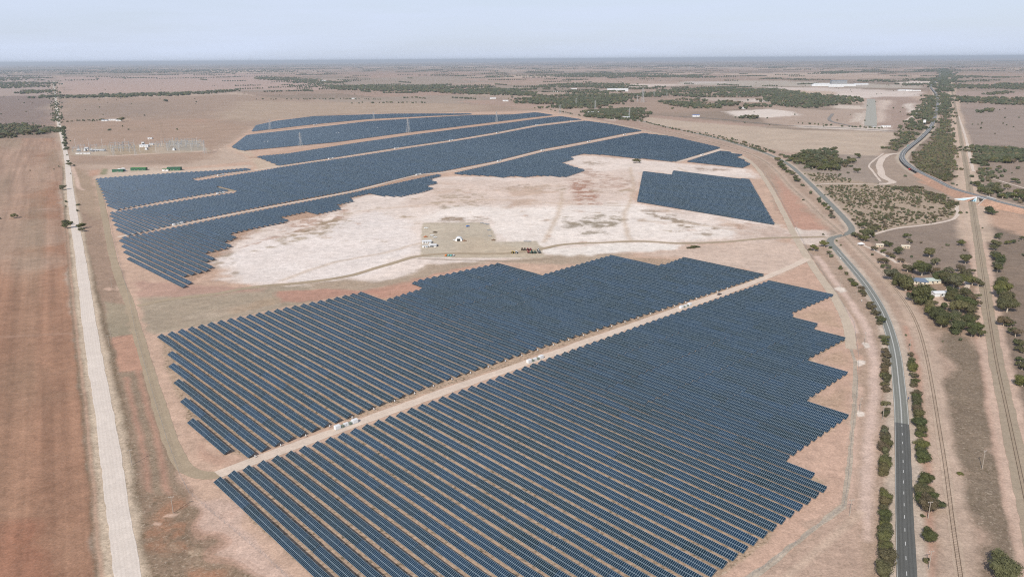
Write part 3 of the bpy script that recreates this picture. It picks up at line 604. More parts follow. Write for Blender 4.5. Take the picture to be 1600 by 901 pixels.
# ------------------------------------------------------------------ SOLAR ROWS
RA = math.radians(-47.6)
TL = 33.3; TILT = math.radians(25); WID = 4.5; PITCH = 8.33; ZLO = .75
def panel_mat():
    m = D.materials.new('solar_glass'); m.use_nodes = True; nt = m.node_tree; p = nt.nodes['Principled BSDF']
    uv = N(nt, 'UVMap').outputs[0]; s = N(nt, 'SeparateXYZ'); L(nt, uv, s.inputs[0])
    def edge(x, w):
        fr = math_(nt, 'FRACT', x); d = math_(nt, 'MINIMUM', fr, math_(nt, 'SUBTRACT', 1.0, fr)); return math_(nt, 'LESS_THAN', d, w)
    e = math_(nt, 'MAXIMUM', edge(s.outputs[0], .05), edge(s.outputs[1], .03))
    ce = math_(nt, 'MAXIMUM', edge(math_(nt, 'MULTIPLY', s.outputs[0], 6), .03), edge(math_(nt, 'MULTIPLY', s.outputs[1], 12), .03))
    t = N(nt, 'Attribute', attribute_name='Tint').outputs['Fac']
    wn = N(nt, 'TexWhiteNoise', noise_dimensions='2D'); fl = N(nt, 'VectorMath', operation='FLOOR'); L(nt, uv, fl.inputs[0]); L(nt, fl.outputs[0], wn.inputs[0])
    tt = math_(nt, 'ADD', math_(nt, 'MULTIPLY', t, .75), math_(nt, 'MULTIPLY', wn.outputs[0], .25))
    cell = mixc(nt, tt, (.005, .014, .019), (.009, .028, .060))
    cell = mixc(nt, math_(nt, 'MULTIPLY', ce, .15), cell, (.12, .16, .2))
    c = mixc(nt, e, cell, (.27, .345, .40)); L(nt, c, p.inputs['Base Color'])
    L(nt, math_(nt, 'ADD', math_(nt, 'MULTIPLY', e, .3), .16), p.inputs['Roughness']); p.inputs['IOR'].default_value = 1.5; p.inputs['Specular IOR Level'].default_value = .22
    return m
M_panel = panel_mat(); M_steel = mat('galvanised_steel', (.22, .22, .21), .8, 0, .2); M_back = mat('panel_backsheet', (.10, .10, .10), .8)
def row_arrays(e0, e1, rs, detail=True, n=0, zf=None):
    """tilted tables from e0 to e1 along local x; slab top faces + backs, uv and tint"""
    L_ = e1-e0; k = max(1, round(L_/TL)); tl = L_/k
    V = []; Fc = []; UV = []; T = []; MI = []
    zt = 0
    for q in range(k):
        zt = rs.uniform(-.07, .07); ti = TILT+math.radians(rs.uniform(-1, 1)*(.8 if detail else .2)); zt += zf((e0+(q+.5)*tl)) if zf else 0; a = e0+q*tl+.08; b = e0+(q+1)*tl-.08
        cyy = WID*math.cos(ti)/2; dz = WID*math.sin(ti); th_ = .07; nsub = 3 if detail else 1; base = rs.random() if detail else rs.uniform(.4, .6)
        for j in range(nsub):
            xa = a+(b-a)*j/nsub; xb = a+(b-a)*(j+1)/nsub; i0 = len(V)
            for z_ in (0, -th_):
                V += [(xa, -cyy, ZLO+zt+z_), (xb, -cyy, ZLO+zt+z_), (xb, cyy, ZLO+zt+dz+z_), (xa, cyy, ZLO+zt+dz+z_)]
            tint = min(1, max(0, base*.75+rs.random()*.5-.12)); U = [(round(xa-e0), 0), (round(xb-e0), 0), (round(xb-e0), 2), (round(xa-e0), 2)]
            fs = [((0,1,2,3), U, 0), ((7,6,5,4), U, 1), ((0,4,5,1), U, 1), ((2,6,7,3), U, 1)]
            if j == 0: fs.append(((3,7,4,0), U, 1))
            if j == nsub-1: fs.append(((1,5,6,2), U, 1))
            for f, u, mi in fs:
                Fc.append([i0+w for w in f]); UV += u; T += [tint]*4; MI.append(mi)
    return V, Fc, UV, T, MI
def rows_mesh(name, V, Fc, UV, T, MI):
    me = mesh_np(name, V, Fc, M_panel); me.materials.append(M_back); me.polygons.foreach_set('material_index', np.array(MI, dtype=np.int32))
    uv = me.uv_layers.new(name='UVMap'); uv.data.foreach_set('uv', np.array(UV, dtype=np.float32).ravel())
    a = me.attributes.new('Tint', 'FLOAT', 'CORNER'); a.data.foreach_set('value', np.array(T, dtype=np.float32)); me.update(); return me
BLOCKS = {
 'near': (-47.6, [(343.5,744),(547,673),(812,577),(1025,500),(1206,436.5),(1304.5,460),(1231,491.5),(1280,504),(1272,514),(1325.5,527.5),(1264,560),(1325.5,582.5),(1256,627),(1325.5,650.5),(1222,723),(1301.5,756.5),(1207,828),(1111,899),(1040,960),(570,960),(335,753)]),
 'upper': (-47.6, [(247,525),(330,505),(565,456.5),(606,467.5),(663,450),(644,440.5),(775,412.5),(850,428.5),(953,399.5),(1035,414.5),(1068,402.5),(1193,430),(1030,484),(850,541),(693,594),(560,645),(470,680),(399,707.5),(380,721),(292,664),(299,655),(285,628),(287,623.5),(274,599),(277,594),(263,573),(278,564.5),(245,529)]),
 'strip': (-46.6, [(187,372),(192,384),(195,392.5),(200,401.5),(205,413),(283,450),(299,444),(288,431.5),(312,426),(333,420),(323,409),(334,405),(320,395.5),(362,386),(350,378),(370,373),(359,365.5),(400,356),(451,346),(440,339),(478,331),(500,334),(535,326),(525,320.5),(554,314),(545,309),(575,302.5),(597,305.5),(626,307),(660,300),(677,295),(666,290),(685,286),(671,280),(689,275),(688,271.5),(550,301.5),(400,330),(278,354),(230,364)]),
 'west': (-46.8, [(171,332),(178,347),(185,361),(197,368),(275,350),(400,324.5),(550,297),(650,272),(690,267.5),(780,250),(847,233),(920,219.5),(975,208.5),(1003,204.5),(955,194.5),(915,189),(893,191.5),(839,198),(778,209.8),(705,222),(620,234.3),(517,250.4),(437,262),(397,268.8),(303,283),(372,297.5),(367,301),(325,307)]),
 'corner': (-46.8, [(150,279),(160,300),(171,326),(184,327.5),(250,315),(325,302.5),(345,300),(362,297.5),(297,279.8),(345,271),(397,264.8),(384,263),(340,266.5),(283,269.5),(228,273),(175,277)]),
 'middle': (-47.0, [(401,244.5),(436,258.5),(517,246.8),(620,230.6),(705,218.4),(778,206),(839,194.5),(893,188),(909,187),(876,182),(860,183.5),(800,191.5),(700,203.8),(637,212),(540,226),(450,240)]),
 'lower east': (-49, [(1005,208.3),(975,213.5),(920,224.5),(847,238),(800,250),(780,255),(705,271.5),(745,273.5),(772,275),(787,277),(800,274.5),(822,276.5),(837,274.3),(862,274.5),(884,276.5),(915,266),(897,261),(877,254.5),(897,248.5),(890,245),(912,240),(950,242),(1015,249),(1055,252.5),(1126,231),(1087,222),(1050,213.5)]),
 'small': (-49, [(1073,252.3),(1125,236),(1141,237.5),(1143,240),(1160,242),(1150,246),(1164,250),(1163,252),(1173,256.5),(1160,262)]),
 'isolated': (-49.7, [(1005,268),(1050,274),(1052,266.5),(1171,281),(1211,350.5),(996,314)]),
 'north': (-47.0, [(362,229.5),(385,211.5),(400,209.5),(487,200),(575,190),(662,184.4),(735,180.4),(800,179.3),(837,175.8),(864,180),(835,183),(775,190.2),(700,199.5),(637,206.8),(525,222),(400,233.5),(378,235.5)]),
 'top': (-47.0, [(393,205.5),(400,196),(430,189.3),(490,182),(550,180),(612,178),(735,177.6),(737,178.8),(680,180.8),(575,186),(487,194.5)]),
}
TXT = {'near': 'near block right of the inverter track', 'upper': 'near block left of the inverter track', 'strip': 'stepped strip beside the salt pan', 'west': 'big western block',
 'corner': 'western corner block by the substation', 'middle': 'middle block under the sandy strip', 'lower east': 'block above the salt pan', 'small': 'small eastern corner block',
 'isolated': 'detached block east of the salt pan', 'north': 'block between the two sandy strips', 'top': 'farthest block'}
allrows = []
for bn, (ang, px) in BLOCKS.items():
    RAb = math.radians(ang); e = np.array([math.cos(RAb), math.sin(RAb)]); nn = np.array([-e[1], e[0]])
    P = np.array([at(u, v, 1.6) for u, v in px]); pe = P @ e; pn = P @ nn; n0 = math.ceil((pn.min()-133.5)/PITCH)*PITCH+133.5
    k = 0; n = n0
    while n < pn.max():
        nc = n+.4
        xs = sorted(pe[i]+(nc-pn[i])*(pe[(i+1) % len(P)]-pe[i])/(pn[(i+1) % len(P)]-pn[i]) for i in range(len(P)) if (pn[i] > nc) != (pn[(i+1) % len(P)] > nc))
        hit = False
        for q in range(0, len(xs)-1, 2):
            a, b = xs[q], xs[q+1]
            if b-a < 12: continue
            c = e*(a+b)/2+nn*n; d = math.hypot(*c); hit = True
            allrows.append(dict(block=bn, ang=RAb, a=a, b=b, n=n, c=c, d=d, k=k+1, seg=q//2, size=(b-a)*WID/d/d, nseg=len(xs)//2))
        k += hit; n += PITCH
allrows.sort(key=lambda r: -r['size']); print('rows', len(allrows))
post_me = None
def frame_mesh(L_):
    mb = MB(); x = -L_/2+1.5; hy = WID*math.cos(TILT)/2; n = max(2, int(L_//5.5)); 
    for i in range(n+1):
        x = -L_/2+1.2+(L_-2.4)*i/n
        mb.box(x-.07, -1.0, -.8, x+.07, -.86, ZLO+.1); mb.box(x-.07, .9, -.8, x+.07, 1.04, ZLO+.8)
        mb.bar((x, -hy+.2, ZLO-.5), (x, hy-.2, ZLO+WID*math.sin(TILT)-.7), .1)
    for t in (.25, .75):
        y = -hy+2*hy*t; z = ZLO+WID*math.sin(TILT)*t-.6; mb.box(-L_/2+.3, y-.05, z-.06, L_/2-.3, y+.05, z+.06)
    return mb.mesh('support_frame', M_steel)
fcache = {}; cnt = {}
rs = random.Random(5); SV, SF, SU, ST_, SM = [], [], [], [], []; off = 0
for i, rw in enumerate(allrows):
    L_ = rw['b']-rw['a']
    if i < 300:
        t = empty('solar_panel_row', (*rw['c'], 1e-4*rw['d']), rw['ang'])
        part = '' if rw['nseg'] == 1 else (' west part' if rw['seg'] == 0 else (' east part' if rw['seg'] == 1 else ' far east part'))
        lab = f"blue solar panel row{part}, {ordw(rw['k'])} row counted from the camera in the {TXT[rw['block']]}"
        w = lab.split()
        if len(w) > 16: lab = f"solar row{part}, {ordw(rw['k'])} from the camera, {TXT[rw['block']]}"
        tag(t, lab, 'solar panels', 'rows of solar panels')
        obj('panel_table', rows_mesh('panel_table', *row_arrays(-L_/2, L_/2, rs, zf=lambda q, rw=rw: float(1.1*(vn(np.array(rw['c'][0]+q*math.cos(rw['ang'])), np.array(rw['c'][1]+q*math.sin(rw['ang'])), 110., 71)-.5)))), t)
        key = round(L_/4); 
        if rw['d'] < 1100:
            if key not in fcache: fcache[key] = frame_mesh(L_)
            obj('support_frame', fcache[key], t)
    else:
        V, Fc, UV, T, MI = row_arrays(-L_/2, L_/2, rs, False); c_, s_ = math.cos(rw['ang']), math.sin(rw['ang'])
        V = np.array(V); X = V[:, 0]*c_-V[:, 1]*s_+rw['c'][0]; Y = V[:, 0]*s_+V[:, 1]*c_+rw['c'][1]
        SV.append(np.stack([X, Y, V[:, 2]+1e-4*rw['d']], -1)); SF.append(np.array(Fc)+off); off += len(V); SU += UV; ST_ += T; SM += MI
if SV:
    o = obj('solar_panel_rows', rows_mesh('solar_panel_rows', np.vstack(SV), np.vstack(SF), SU, ST_, SM))
    tag(o, 'distant blue rows of solar panels merging into one sheet beyond the salt pan', 'solar panels', kind='stuff')


# ------------------------------------------------------------------ simple materials for built things
M_white = mat('white_paint', (.66, .67, .68), .5); M_pale = mat('pale_sheet_metal', (.62, .64, .66), .45); M_grey = mat('grey_steel', (.30, .31, .32), .55, .3)
M_dark = mat('dark_rubber_and_tent_shade', (.02, .02, .02), .8); M_glass = mat('dark_glass', (.03, .04, .05), .15, 0, .6); M_conc = mat('concrete', (.42, .40, .37), .9)
M_green = mat('green_paint', (.035, .12, .07), .6); M_green2 = mat('bright_green_roof', (.05, .19, .05), .6); M_trafo = mat('transformer_green', (.20, .24, .20), .55)
M_wood = mat('weathered_wood', (.22, .18, .14), .9); M_red = mat('red_paint', (.42, .05, .04), .45); M_blue = mat('blue_paint', (.05, .14, .40), .5)
M_roofdark = mat('blue_grey_roof', (.13, .17, .23), .5); M_roofgreen = mat('pale_green_roof', (.46, .52, .48), .5); M_cream = mat('cream_wall', (.60, .54, .44), .85); M_stone = mat('stone_wall', (.50, .42, .32), .9)
M_stobie = mat('pole_timber', (.34, .30, .26), .9); M_orange = mat('orange_paint', (.5, .17, .05), .5); M_teal = mat('teal_paint', (.12, .32, .30), .5); M_mural = mat('pale_blue_mural', (.42, .62, .74), .7)
M_yellow = mat('yellow_paint', (.6, .42, .06), .5)

# ---- bridge over the railway
bt = empty('road_bridge', (*hp_at(sb), 0), ha); tag(bt, 'concrete road bridge over the eastern railway with pale blue painted wing wall', 'bridge')
MB().box(-10, -7.5, HB-1.0, 10, 7.5, HB+.12).build('deck', M_conc, bt)
for s in (-1, 1):
    MB().box(-12, s*7.5-.2, HB+.1, 12, s*7.5+.2, HB+1.1).build('parapet', M_pale, bt)
    MB().box(s*9-1.0, -7.6, -.2, s*9+1.0, 7.6, HB-1.0).build('abutment', M_conc, bt)
def wing(pts, m, name='wing_wall', parent=bt):
    mb = MB(); n = len(pts); a = [(x, y, z) for x, y, z in pts]; b = [(x, y+.5, z) for x, y, z in pts]
    mb.poly(a+b, [tuple(range(n)), tuple(reversed(range(n, 2*n)))]+[(i, (i+1) % n, n+(i+1) % n, n+i) for i in range(n)]); return mb.build(name, m, parent)
# wing walls splay from the near face; west one is painted
sy = -1 if (bt.matrix_basis @ Vector((0, -8, 0))).length < (bt.matrix_basis @ Vector((0, 8, 0))).length else 1
def wing_xy(x0, x1, y0, y1, zt0, zt1, m, name, parent, inset=0):
    d = Vector((x1-x0, y1-y0, 0)).normalized(); nn = Vector((-d.y, d.x, 0))*.5
    P = [Vector((x0, y0, -.2)), Vector((x1, y1, -.2)), Vector((x1, y1, zt1)), Vector((x0, y0, zt0))]
    a = [p+nn for p in P]; b = [p-nn for p in P]; mb = MB()
    mb.poly(a+b, [(0,1,2,3), (7,6,5,4), (0,4,5,1), (1,5,6,2), (2,6,7,3), (3,7,4,0)]); return mb.build(name, m, parent)
ww = wing_xy(-9.2, -33, sy*8.4, sy*29, HB+.8, 1.0, M_pale, 'wing_wall', bt)
we = wing_xy(9.2, 19, sy*7.9, sy*22, HB+.8, .8, M_conc, 'wing_wall', bt)
d = Vector((-23.8, sy*20.6, 0)).normalized(); fn = Vector((-d.y, d.x, 0)); fn = fn if fn.y*sy > 0 else -fn
def on_wall(name, m, t0, t1, z0a, z0b, z1a, z1b):
    p0 = Vector((-9.2, sy*8.4, 0))+fn*.506; P = [p0+d*t0+Vector((0,0,z0a)), p0+d*t1+Vector((0,0,z0b)), p0+d*t1+Vector((0,0,z1b)), p0+d*t0+Vector((0,0,z1a))]
    q = [p+fn*.03 for p in P]; return MB().poly(P+q, [(3,2,1,0), (4,5,6,7), (0,1,5,4), (1,2,6,5), (2,3,7,6), (3,0,4,7)]).build(name, m, ww)
on_wall('mural', M_mural, .8, 27, .2, .2, 5.2, 1.5)
for k in range(5): on_wall('mural_mark', M_blue if k % 2 else mat('mural_cyan', (.20, .50, .66), .7), 1.6+k*3.0, 3.6+k*3.0, .7, .7, 2.5-k*.3, 2.2-k*.3)

# ---- perimeter fence
FL = [(1090,950),(1180,897),(1245,848),(1318,793),(1324,760),(1330,690),(1338,620),(1342,560),(1334,505),(1300,448),(1262,392),(1240,350),(1205,285),(1190,265)]
def fence(px, label, inner=1):
    P = smooth_line([at(u, v) for u, v in px], 3) if False else np.array([at(u, v) for u, v in px]); seg = np.hypot(*np.diff(P, axis=0).T); s = np.concatenate([[0], np.cumsum(seg)])
    t = empty('mesh_fence', (P[0][0], P[0][1], 0)); tag(t, label, 'fence'); base = Vector((P[0][0], P[0][1], 0)); q = 0; near = []; mbp = MB(); n = 0
    pm = MB().cyl((0,0,-.1), (0,0,2.3), .05, n=6).mesh('fence_post', M_grey)
    pts = []
    while q < s[-1]:
        x, y = np.interp(q, s, P[:, 0]), np.interp(q, s, P[:, 1]); pts.append((math.hypot(x, y), x, y)); q += 5
    order = sorted(pts)
    for d_, x, y in order[:100]:
        o = obj('fence_post', pm, t, (x-base.x, y-base.y, 0))
    for d_, x, y in order[100:]: mbp.cyl((x-base.x, y-base.y, -.1), (x-base.x, y-base.y, 2.3), .05, n=4)
    if mbp.v: mbp.build('fence_post_line', M_grey, t)['kind'] = 'stuff'
    w = MB()
    for z in (.15, .5, .85, 1.2, 1.55, 1.9, 2.2):
        for k in range(len(P)-1): w.bar((P[k][0]-base.x, P[k][1]-base.y, z), (P[k+1][0]-base.x, P[k+1][1]-base.y, z), .012)
    w.build('fence_wire', M_grey, t)
fence(FL, 'wire fence along the eastern edge of the solar farm beside the gravel track')
fence([(158,282),(167,320),(180,385),(199,455),(211,515),(226,570),(240,620),(262,690),(282,745),(296,771),(330,800),(376,838),(420,875),(470,925)], 'wire fence along the western edge of the solar farm beside the tan track')

# ---- inverter stations
def station():
    t = empty('inverter_station'); tag(t, 'x', 'inverter station', 'white inverter stations on the service tracks')
    MB().box(-10.5, -1.9, 0, 10.5, 1.9, .25).build('skid_base', M_conc, t)
    for x in (-8.1, 8.1):
        b = MB().box(x-2.3, -1.5, .25, x+2.3, 1.5, 3.15); c = b.build('container', M_white, t)
        lv = MB()
        for k in range(3): lv.box(x-1.9+k*1.35, -1.56, .5, x-.8+k*1.35, -1.50, 2.7)
        lv.build('door', M_pale, c)
        rr = MB()
        for k in range(5): rr.box(x-2.1+k*.95, -1.4, 3.15, x-1.5+k*.95, 1.4, 3.22)
        rr.build('roof_rib', M_pale, c)
    for x in (-3.5, 3.6):
        tf = MB().box(x-1.0, -1.1, .25, x+1.0, 1.1, 2.1).build('transformer', M_trafo, t); f = MB()
        for k in range(8): f.box(x-.95+k*.25, -1.7, .5, x-.85+k*.25, -1.1, 1.9)
        f.build('radiator', M_trafo, tf)
        f = MB(); 
        for k in range(3): f.cyl((x-.5+k*.5, .3, 2.1), (x-.5+k*.5, .3, 2.6), .1, .06)
        f.build('bushing', M_stone, tf)
    for x, w_, m in ((-1.2, .9, M_white), (.9, .9, M_white), (5.2, .45, M_pale), (-5.3, .4, M_pale)):
        MB().box(x-w_, -.9, .25, x+w_, 1.2, 2.5).build('switch_cabinet', m, t)
    return t
st0 = station(); SA = math.radians(42.4); SB = math.radians(58.3)
SPTS = [((541,665),SA,'at the near end of the service track, nearest the camera'),((836,563),SA,'halfway along the near service track'),((1071,479.5),SA,'at the far end of the near service track'),
 ((278,351),SB,'on the track over the stepped western strip'),((345,302.8),SB,'at the corner of the western jog track'),((345,274.5),SB,'on the corner block track beside the substation'),((654,273.5),SB,'beside the northern tip of the salt pan'),
 ((780,252.3),SB,'second along the long track above the salt pan'),((848,235.5),SB,'third along the long track above the salt pan'),((920,222),SB,'fourth along the long track above the salt pan'),((976,211),SB,'last along the long track above the salt pan'),
 ((517,248.5),SB,'first on the middle block track'),((620,232.3),SB,'second on the middle block track'),((705,220),SB,'third on the middle block track'),((778,208),SB,'fourth on the middle block track'),((839,196),SB,'fifth on the middle block track'),((893,190),SB,'last on the middle block track'),
 ((416,222.5),SB,'first between the two sandy strips'),((528,209),SB,'second between the two sandy strips'),((592,200.3),SB,'third between the two sandy strips'),((660,194),SB,'fourth between the two sandy strips'),((716,187),SB,'fifth between the two sandy strips'),((780,181.3),SB,'last between the two sandy strips'),
 ((493,195.3),SB,'on the sandy strip below the farthest block'),((1097,242.8),SB,'on the short track of the eastern corner block')]
for i, (p, a, l) in enumerate(SPTS):
    o = st0 if i == 0 else copy_tree(st0); x, y = at(*p); own(o, (x, y, .05+1.3e-4*math.hypot(x, y)), a, 'white inverter station '+l, .76)
# ---- combiner boxes at the row ends along the near service track
cb0 = empty('combiner_box'); tag(cb0, 'x', 'electrical box', 'combiner boxes along the near service track')
MB().box(-.35, -.2, .9, .35, .2, 2.0).build('cabinet', M_pale, cb0); MB().box(-.3, -.05, -.1, -.2, .05, .9).box(.2, -.05, -.1, .3, .05, .9).build('leg', M_grey, cb0)
ends = sorted([r for r in allrows if r['block'] == 'upper' and r['b'] > -420], key=lambda r: r['n'])
for k, rw in enumerate(ends[1::2][:30]):
    o = cb0 if k == 0 else copy_tree(cb0); e = (math.cos(rw['ang']), math.sin(rw['ang'])); q = rw['b']+1.2
    own(o, (e[0]*q-e[1]*(rw['n']+1.5), e[1]*q+e[0]*(rw['n']+1.5), 0), rw['ang'], f"small white electrical box at a row end, {ordw(k+1)} along the near service track", .9)

# ---- poles
def pole(h, arms=1):
    t = empty('power_pole'); MB().cyl((0,0,-.2), (0,0,h), .2, .13, 8).build('mast', M_stobie, t)
    MB().box(-1.3, -.09, h-.6, 1.3, .09, h-.42).build('crossarm', M_stobie, t); mb = MB()
    for x in (-1.1, 0, 1.1): mb.cyl((x, 0, h-.42), (x, 0, h-.1), .07, n=6)
    mb.build('insulator', M_pale, t); return t
pl = pole(9.5); tag(pl, 'x', 'power pole', 'wooden power poles')
PP = [((270.75,801),'nearest the camera, left of the solar rows',9.5),((206,726),'beside the farm road, above the lone near one',9.5),((171,541),'beside the red soil patch by the farm road',9.5),((174,531),'just behind the one by the red soil patch',9.5),((175,449),'on the pale patch between farm road and site track',9.5),
 ((1327.5,806),'on the white patch at the southeast fence corner',9.5),((1343,643),'on the second white patch inside the eastern track',9.5),((1351,537),'on the third white patch inside the eastern track',9.5),((1313,449),'near the top corner of the near block',9.5),((1244.5,359),'by the red ground near the road bend',10),((1196,277),'near the eastern corner block',10),
 ((1534.5,732),'leaning alone in the brown field between the railways',11),((1379,655),'between shrubs left of the sealed road',9.5),((1338,461),'beside the sealed road opposite the farmhouse',9.5),((1451,889),'right of the sealed road at the bottom',9.5),((1450,810),'right of the sealed road behind a lone bush',9.5),((1421,548),'right of the sealed road at its curve',9.5)]
for i, (p, l, h) in enumerate(PP):
    o = pl if i == 0 else copy_tree(pl); own(o, (*at(*p), 0), random.uniform(0, .8), 'wooden power pole '+l); o.scale = (1, 1, h/9.5)

# ---- transmission towers
def tower():
    t = empty('transmission_tower'); h = 40; mb = MB()
    def q(z): return 3.6*(1-z/30)+.9 if z < 26 else .9+.02
    lv = [0, 6, 12, 17, 21, 25, 28, 31, 34, 37, 40]
    for k in range(len(lv)-1):
        a, b = q(lv[k]), q(lv[k+1])
        for sx, sy_ in ((1,1),(1,-1),(-1,-1),(-1,1)):
            mb.bar((sx*a, sy_*a, lv[k]), (sx*b, sy_*b, lv[k+1]), .45)
        for (s1, s2) in (((1,1),(1,-1)),((1,-1),(-1,-1)),((-1,-1),(-1,1)),((-1,1),(1,1))):
            mb.bar((s1[0]*a, s1[1]*a, lv[k]), (s2[0]*b, s2[1]*b, lv[k+1]), .16); mb.bar((s2[0]*a, s2[1]*a, lv[k]), (s1[0]*b, s1[1]*b, lv[k+1]), .16)
    mb.build('lattice_body', mat('zinc_lattice_steel', (.45, .46, .46), .6, .1), t)
    for z in (26.5, 31.5, 36.5):
        a = MB(); w_ = 7.0 if z < 36 else 5.0
        for s in (-1, 1):
            for yy in (-.8, .8): a.bar((s*.9, yy, z+1.5), (s*w_, 0, z), .16); a.bar((s*.9, yy, z), (s*w_, 0, z), .16)
        a.build('crossarm', M_grey, t)
        a = MB()
        for s in (-1, 1): a.cyl((s*w_, 0, z-2.4), (s*w_, 0, z), .14, n=6)
        a.build('insulator', M_pale, t)
    return t
tw = tower(); tag(tw, 'x', 'transmission tower', 'steel lattice transmission towers')
TWP = [((470,229.5),'left one on the upper sandy strip edge',.92),((638,207.5),'centre one on the upper sandy strip edge',1.12),((776,191),'right one on the upper sandy strip edge',.95),((422,203),'leftmost one below the farthest block',.85),((584,187),'standing below the middle of the farthest block',.75),
 ((709,179),'at the right tip of the farthest block',.5),((875,177.5),'just beyond the last western rows',.9),((900,164),'in trees beyond the site, slightly left',.8),((930,171),'in trees beyond the site with wide arms',.95),((983,184.5),'beside the white shed past the trees',.9),((996,160),'left of the tallest mast in the trees',.9),((1022,151),'right of the tallest mast in the trees',.8),((1004,160),'tallest, rising above the distant woods',1.75),((1042,151),'farthest right in the distant woods',.7),((320,240),'thin one at the right end of the substation',.8),((178,243),'left one over the substation',.6),((212,243),'centre one over the substation',.6),((279,232),'rear one over the substation',.5)]
for i, (p, l, s) in enumerate(TWP):
    o = tw if i == 0 else copy_tree(tw); own(o, (*at(*p), 0), math.radians(150), 'grey lattice transmission tower, '+l); o.scale = (s*.9, s*.9, s)

# ---- buildings
def shed(name, w, l, h, roof, wall, pitch=.25, doors=1, wins=2, loc=(0,0,0), rz=0, label='', cat='shed', hip=False, group=None):
    t = empty(name, loc, rz); tag(t, label, cat, group); x, y = l/2, w/2; r = w/2*pitch
    MB().poly([(-x,-y,-.2),(x,-y,-.2),(x,y,-.2),(-x,y,-.2),(-x,-y,h),(x,-y,h),(x,y,h),(-x,y,h),(-x,0,h+r),(x,0,h+r)], [(0,1,5,4),(2,3,7,6),(1,2,6,9,5),(3,0,4,8,7)]).build('wall', wall, t)
    e = .5; hx = x-w*.35 if hip else x+e; mb = MB(); z0 = h-e*pitch+.05; t_ = .15
    P = [(-x-e,-y-e,z0),(x+e,-y-e,z0),(x+e,y+e,z0),(-x-e,y+e,z0),(-hx,0,h+r+.05),(hx,0,h+r+.05)]
    if hip: F_ = [(0,1,5,4),(1,2,5),(2,3,4,5),(3,0,4)]
    else: F_ = [(0,1,5,4),(2,3,4,5)]
    Q = [(a, b, c-t_) for a, b, c in P]; mb.poly(P, F_); mb.poly(Q, [tuple(reversed(f)) for f in F_]); mb.poly(P[:4]+Q[:4], [(0,4,5,1),(1,5,6,2),(2,6,7,3),(3,7,4,0)])
    rf = mb.build('roof', roof, t)
    for k in range(wins):
        xx = -x+l*(k+1)/(wins+1)+.8; wo = MB().box(xx-.7, -y-.06, h*.35, xx+.7, -y-.003, h*.75).build('window', M_glass, t)
        MB().box(xx-.85, -y-.09, h*.3, xx+.85, -y-.004, h*.35).build('sill', M_white, wo)
    for k in range(doors):
        xx = -x+l*(k+.5)/max(doors, 1)-.6; d_ = MB().box(xx-.55, -y-.07, -.1, xx+.55, -y-.003, min(2.2, h*.8)).build('door', M_wood, t)
        MB().box(xx+.35, -y-.12, 1.0, xx+.42, -y-.07, 1.15).build('handle', M_grey, d_)
    return t
hx, hy = at(1436, 442); HA = math.radians(-22)
shed('farmhouse', 11, 15, 3, M_roofdark, M_cream, .4, 1, 3, (hx, hy, 0), HA, 'farmhouse with blue grey roof, half hidden by the big tree', 'house', True)
x2, y2 = at(1454, 441); shed('farmhouse_wing', 11, 15, 3.2, M_roofgreen, M_cream, .25, 1, 2, (x2, y2, 0), HA+.5, 'low wing with pale green roof beside the blue grey farmhouse', 'house')
x3, y3 = at(1467, 461.5); shed('garden_shed', 8, 13, 3.5, M_white, M_pale, .2, 1, 1, (x3, y3, 0), math.radians(4), 'white flat shed in front of the farmhouse', 'shed')
x4, y4 = at(1373.5, 385.5); shed('cottage', 5, 8, 3, M_cream, M_stone, .3, 1, 2, (x4, y4, 0), math.radians(-5), 'small cream cottage behind the round yellow-green tree', 'cottage')
x4, y4 = at(1414, 387.5); shed('cottage', 5, 9, 3, M_cream, M_stone, .3, 1, 2, (x4, y4, 0), math.radians(-8), 'small stone cottage behind the dark round tree', 'cottage')
# shelter near the crossing
x5, y5 = at(1345, 384); t = empty('shelter', (x5, y5, 0), .3); tag(t, 'small white open shelter at the start of the house driveway', 'shelter')
MB().poly([(-3.6,-2.6,2.7),(3.6,-2.6,2.7),(3.6,2.6,2.7),(-3.6,2.6,2.7),(0,0,4.6),(-3.6,-2.6,2.55),(3.6,-2.6,2.55),(3.6,2.6,2.55),(-3.6,2.6,2.55)], [(0,1,4),(1,2,4),(2,3,4),(3,0,4),(8,7,6,5),(0,5,6,1),(1,6,7,2),(2,7,8,3),(3,8,5,0)]).build('roof', M_white, t)
for a in (-1, 1):
    for b in (-1, 1): MB().cyl((a*3.3, b*2.3, -.1), (a*3.3, b*2.3, 2.6), .12).build('post', M_pale, t)
# site compound
x, y = at(667, 379.5); CA = math.radians(2)
shed('site_office', 8, 11, 2.8, M_white, M_pale, .12, 2, 4, (x, y, 0), CA, 'larger white site office on the gravel compound', 'site office')
x, y = at(676, 385); shed('site_office', 5.5, 9, 2.6, M_white, M_white, .12, 1, 3, (x, y, 0), CA, 'smaller white site hut in front of the larger office', 'site office')
x, y = at(664, 386.5); shed('site_office', 3, 6, 2.4, M_white, M_pale, .1, 1, 2, (x, y, 0), CA, 'low white site hut at the compound west edge', 'site office')
x, y = at(717, 375.5); t = empty('dome_tent', (x, y, 0), 0); tag(t, 'white arched storage tent with dark opening in the compound centre', 'tent'); mb = MB(); P = []
for k in range(9):
    a = math.pi*k/8; P += [(4.5*math.cos(a), -4, 4.6*math.sin(a)), (4.5*math.cos(a), 4, 4.6*math.sin(a))]
mb.poly(P, [(2*k, 2*k+2, 2*k+3, 2*k+1) for k in range(8)]+[tuple(range(1, 18, 2))]); mb.build('cover', M_white, t); P = [(4.5*math.cos(math.pi*k/8), -4.02, 4.6*math.sin(math.pi*k/8)) for k in range(9)]
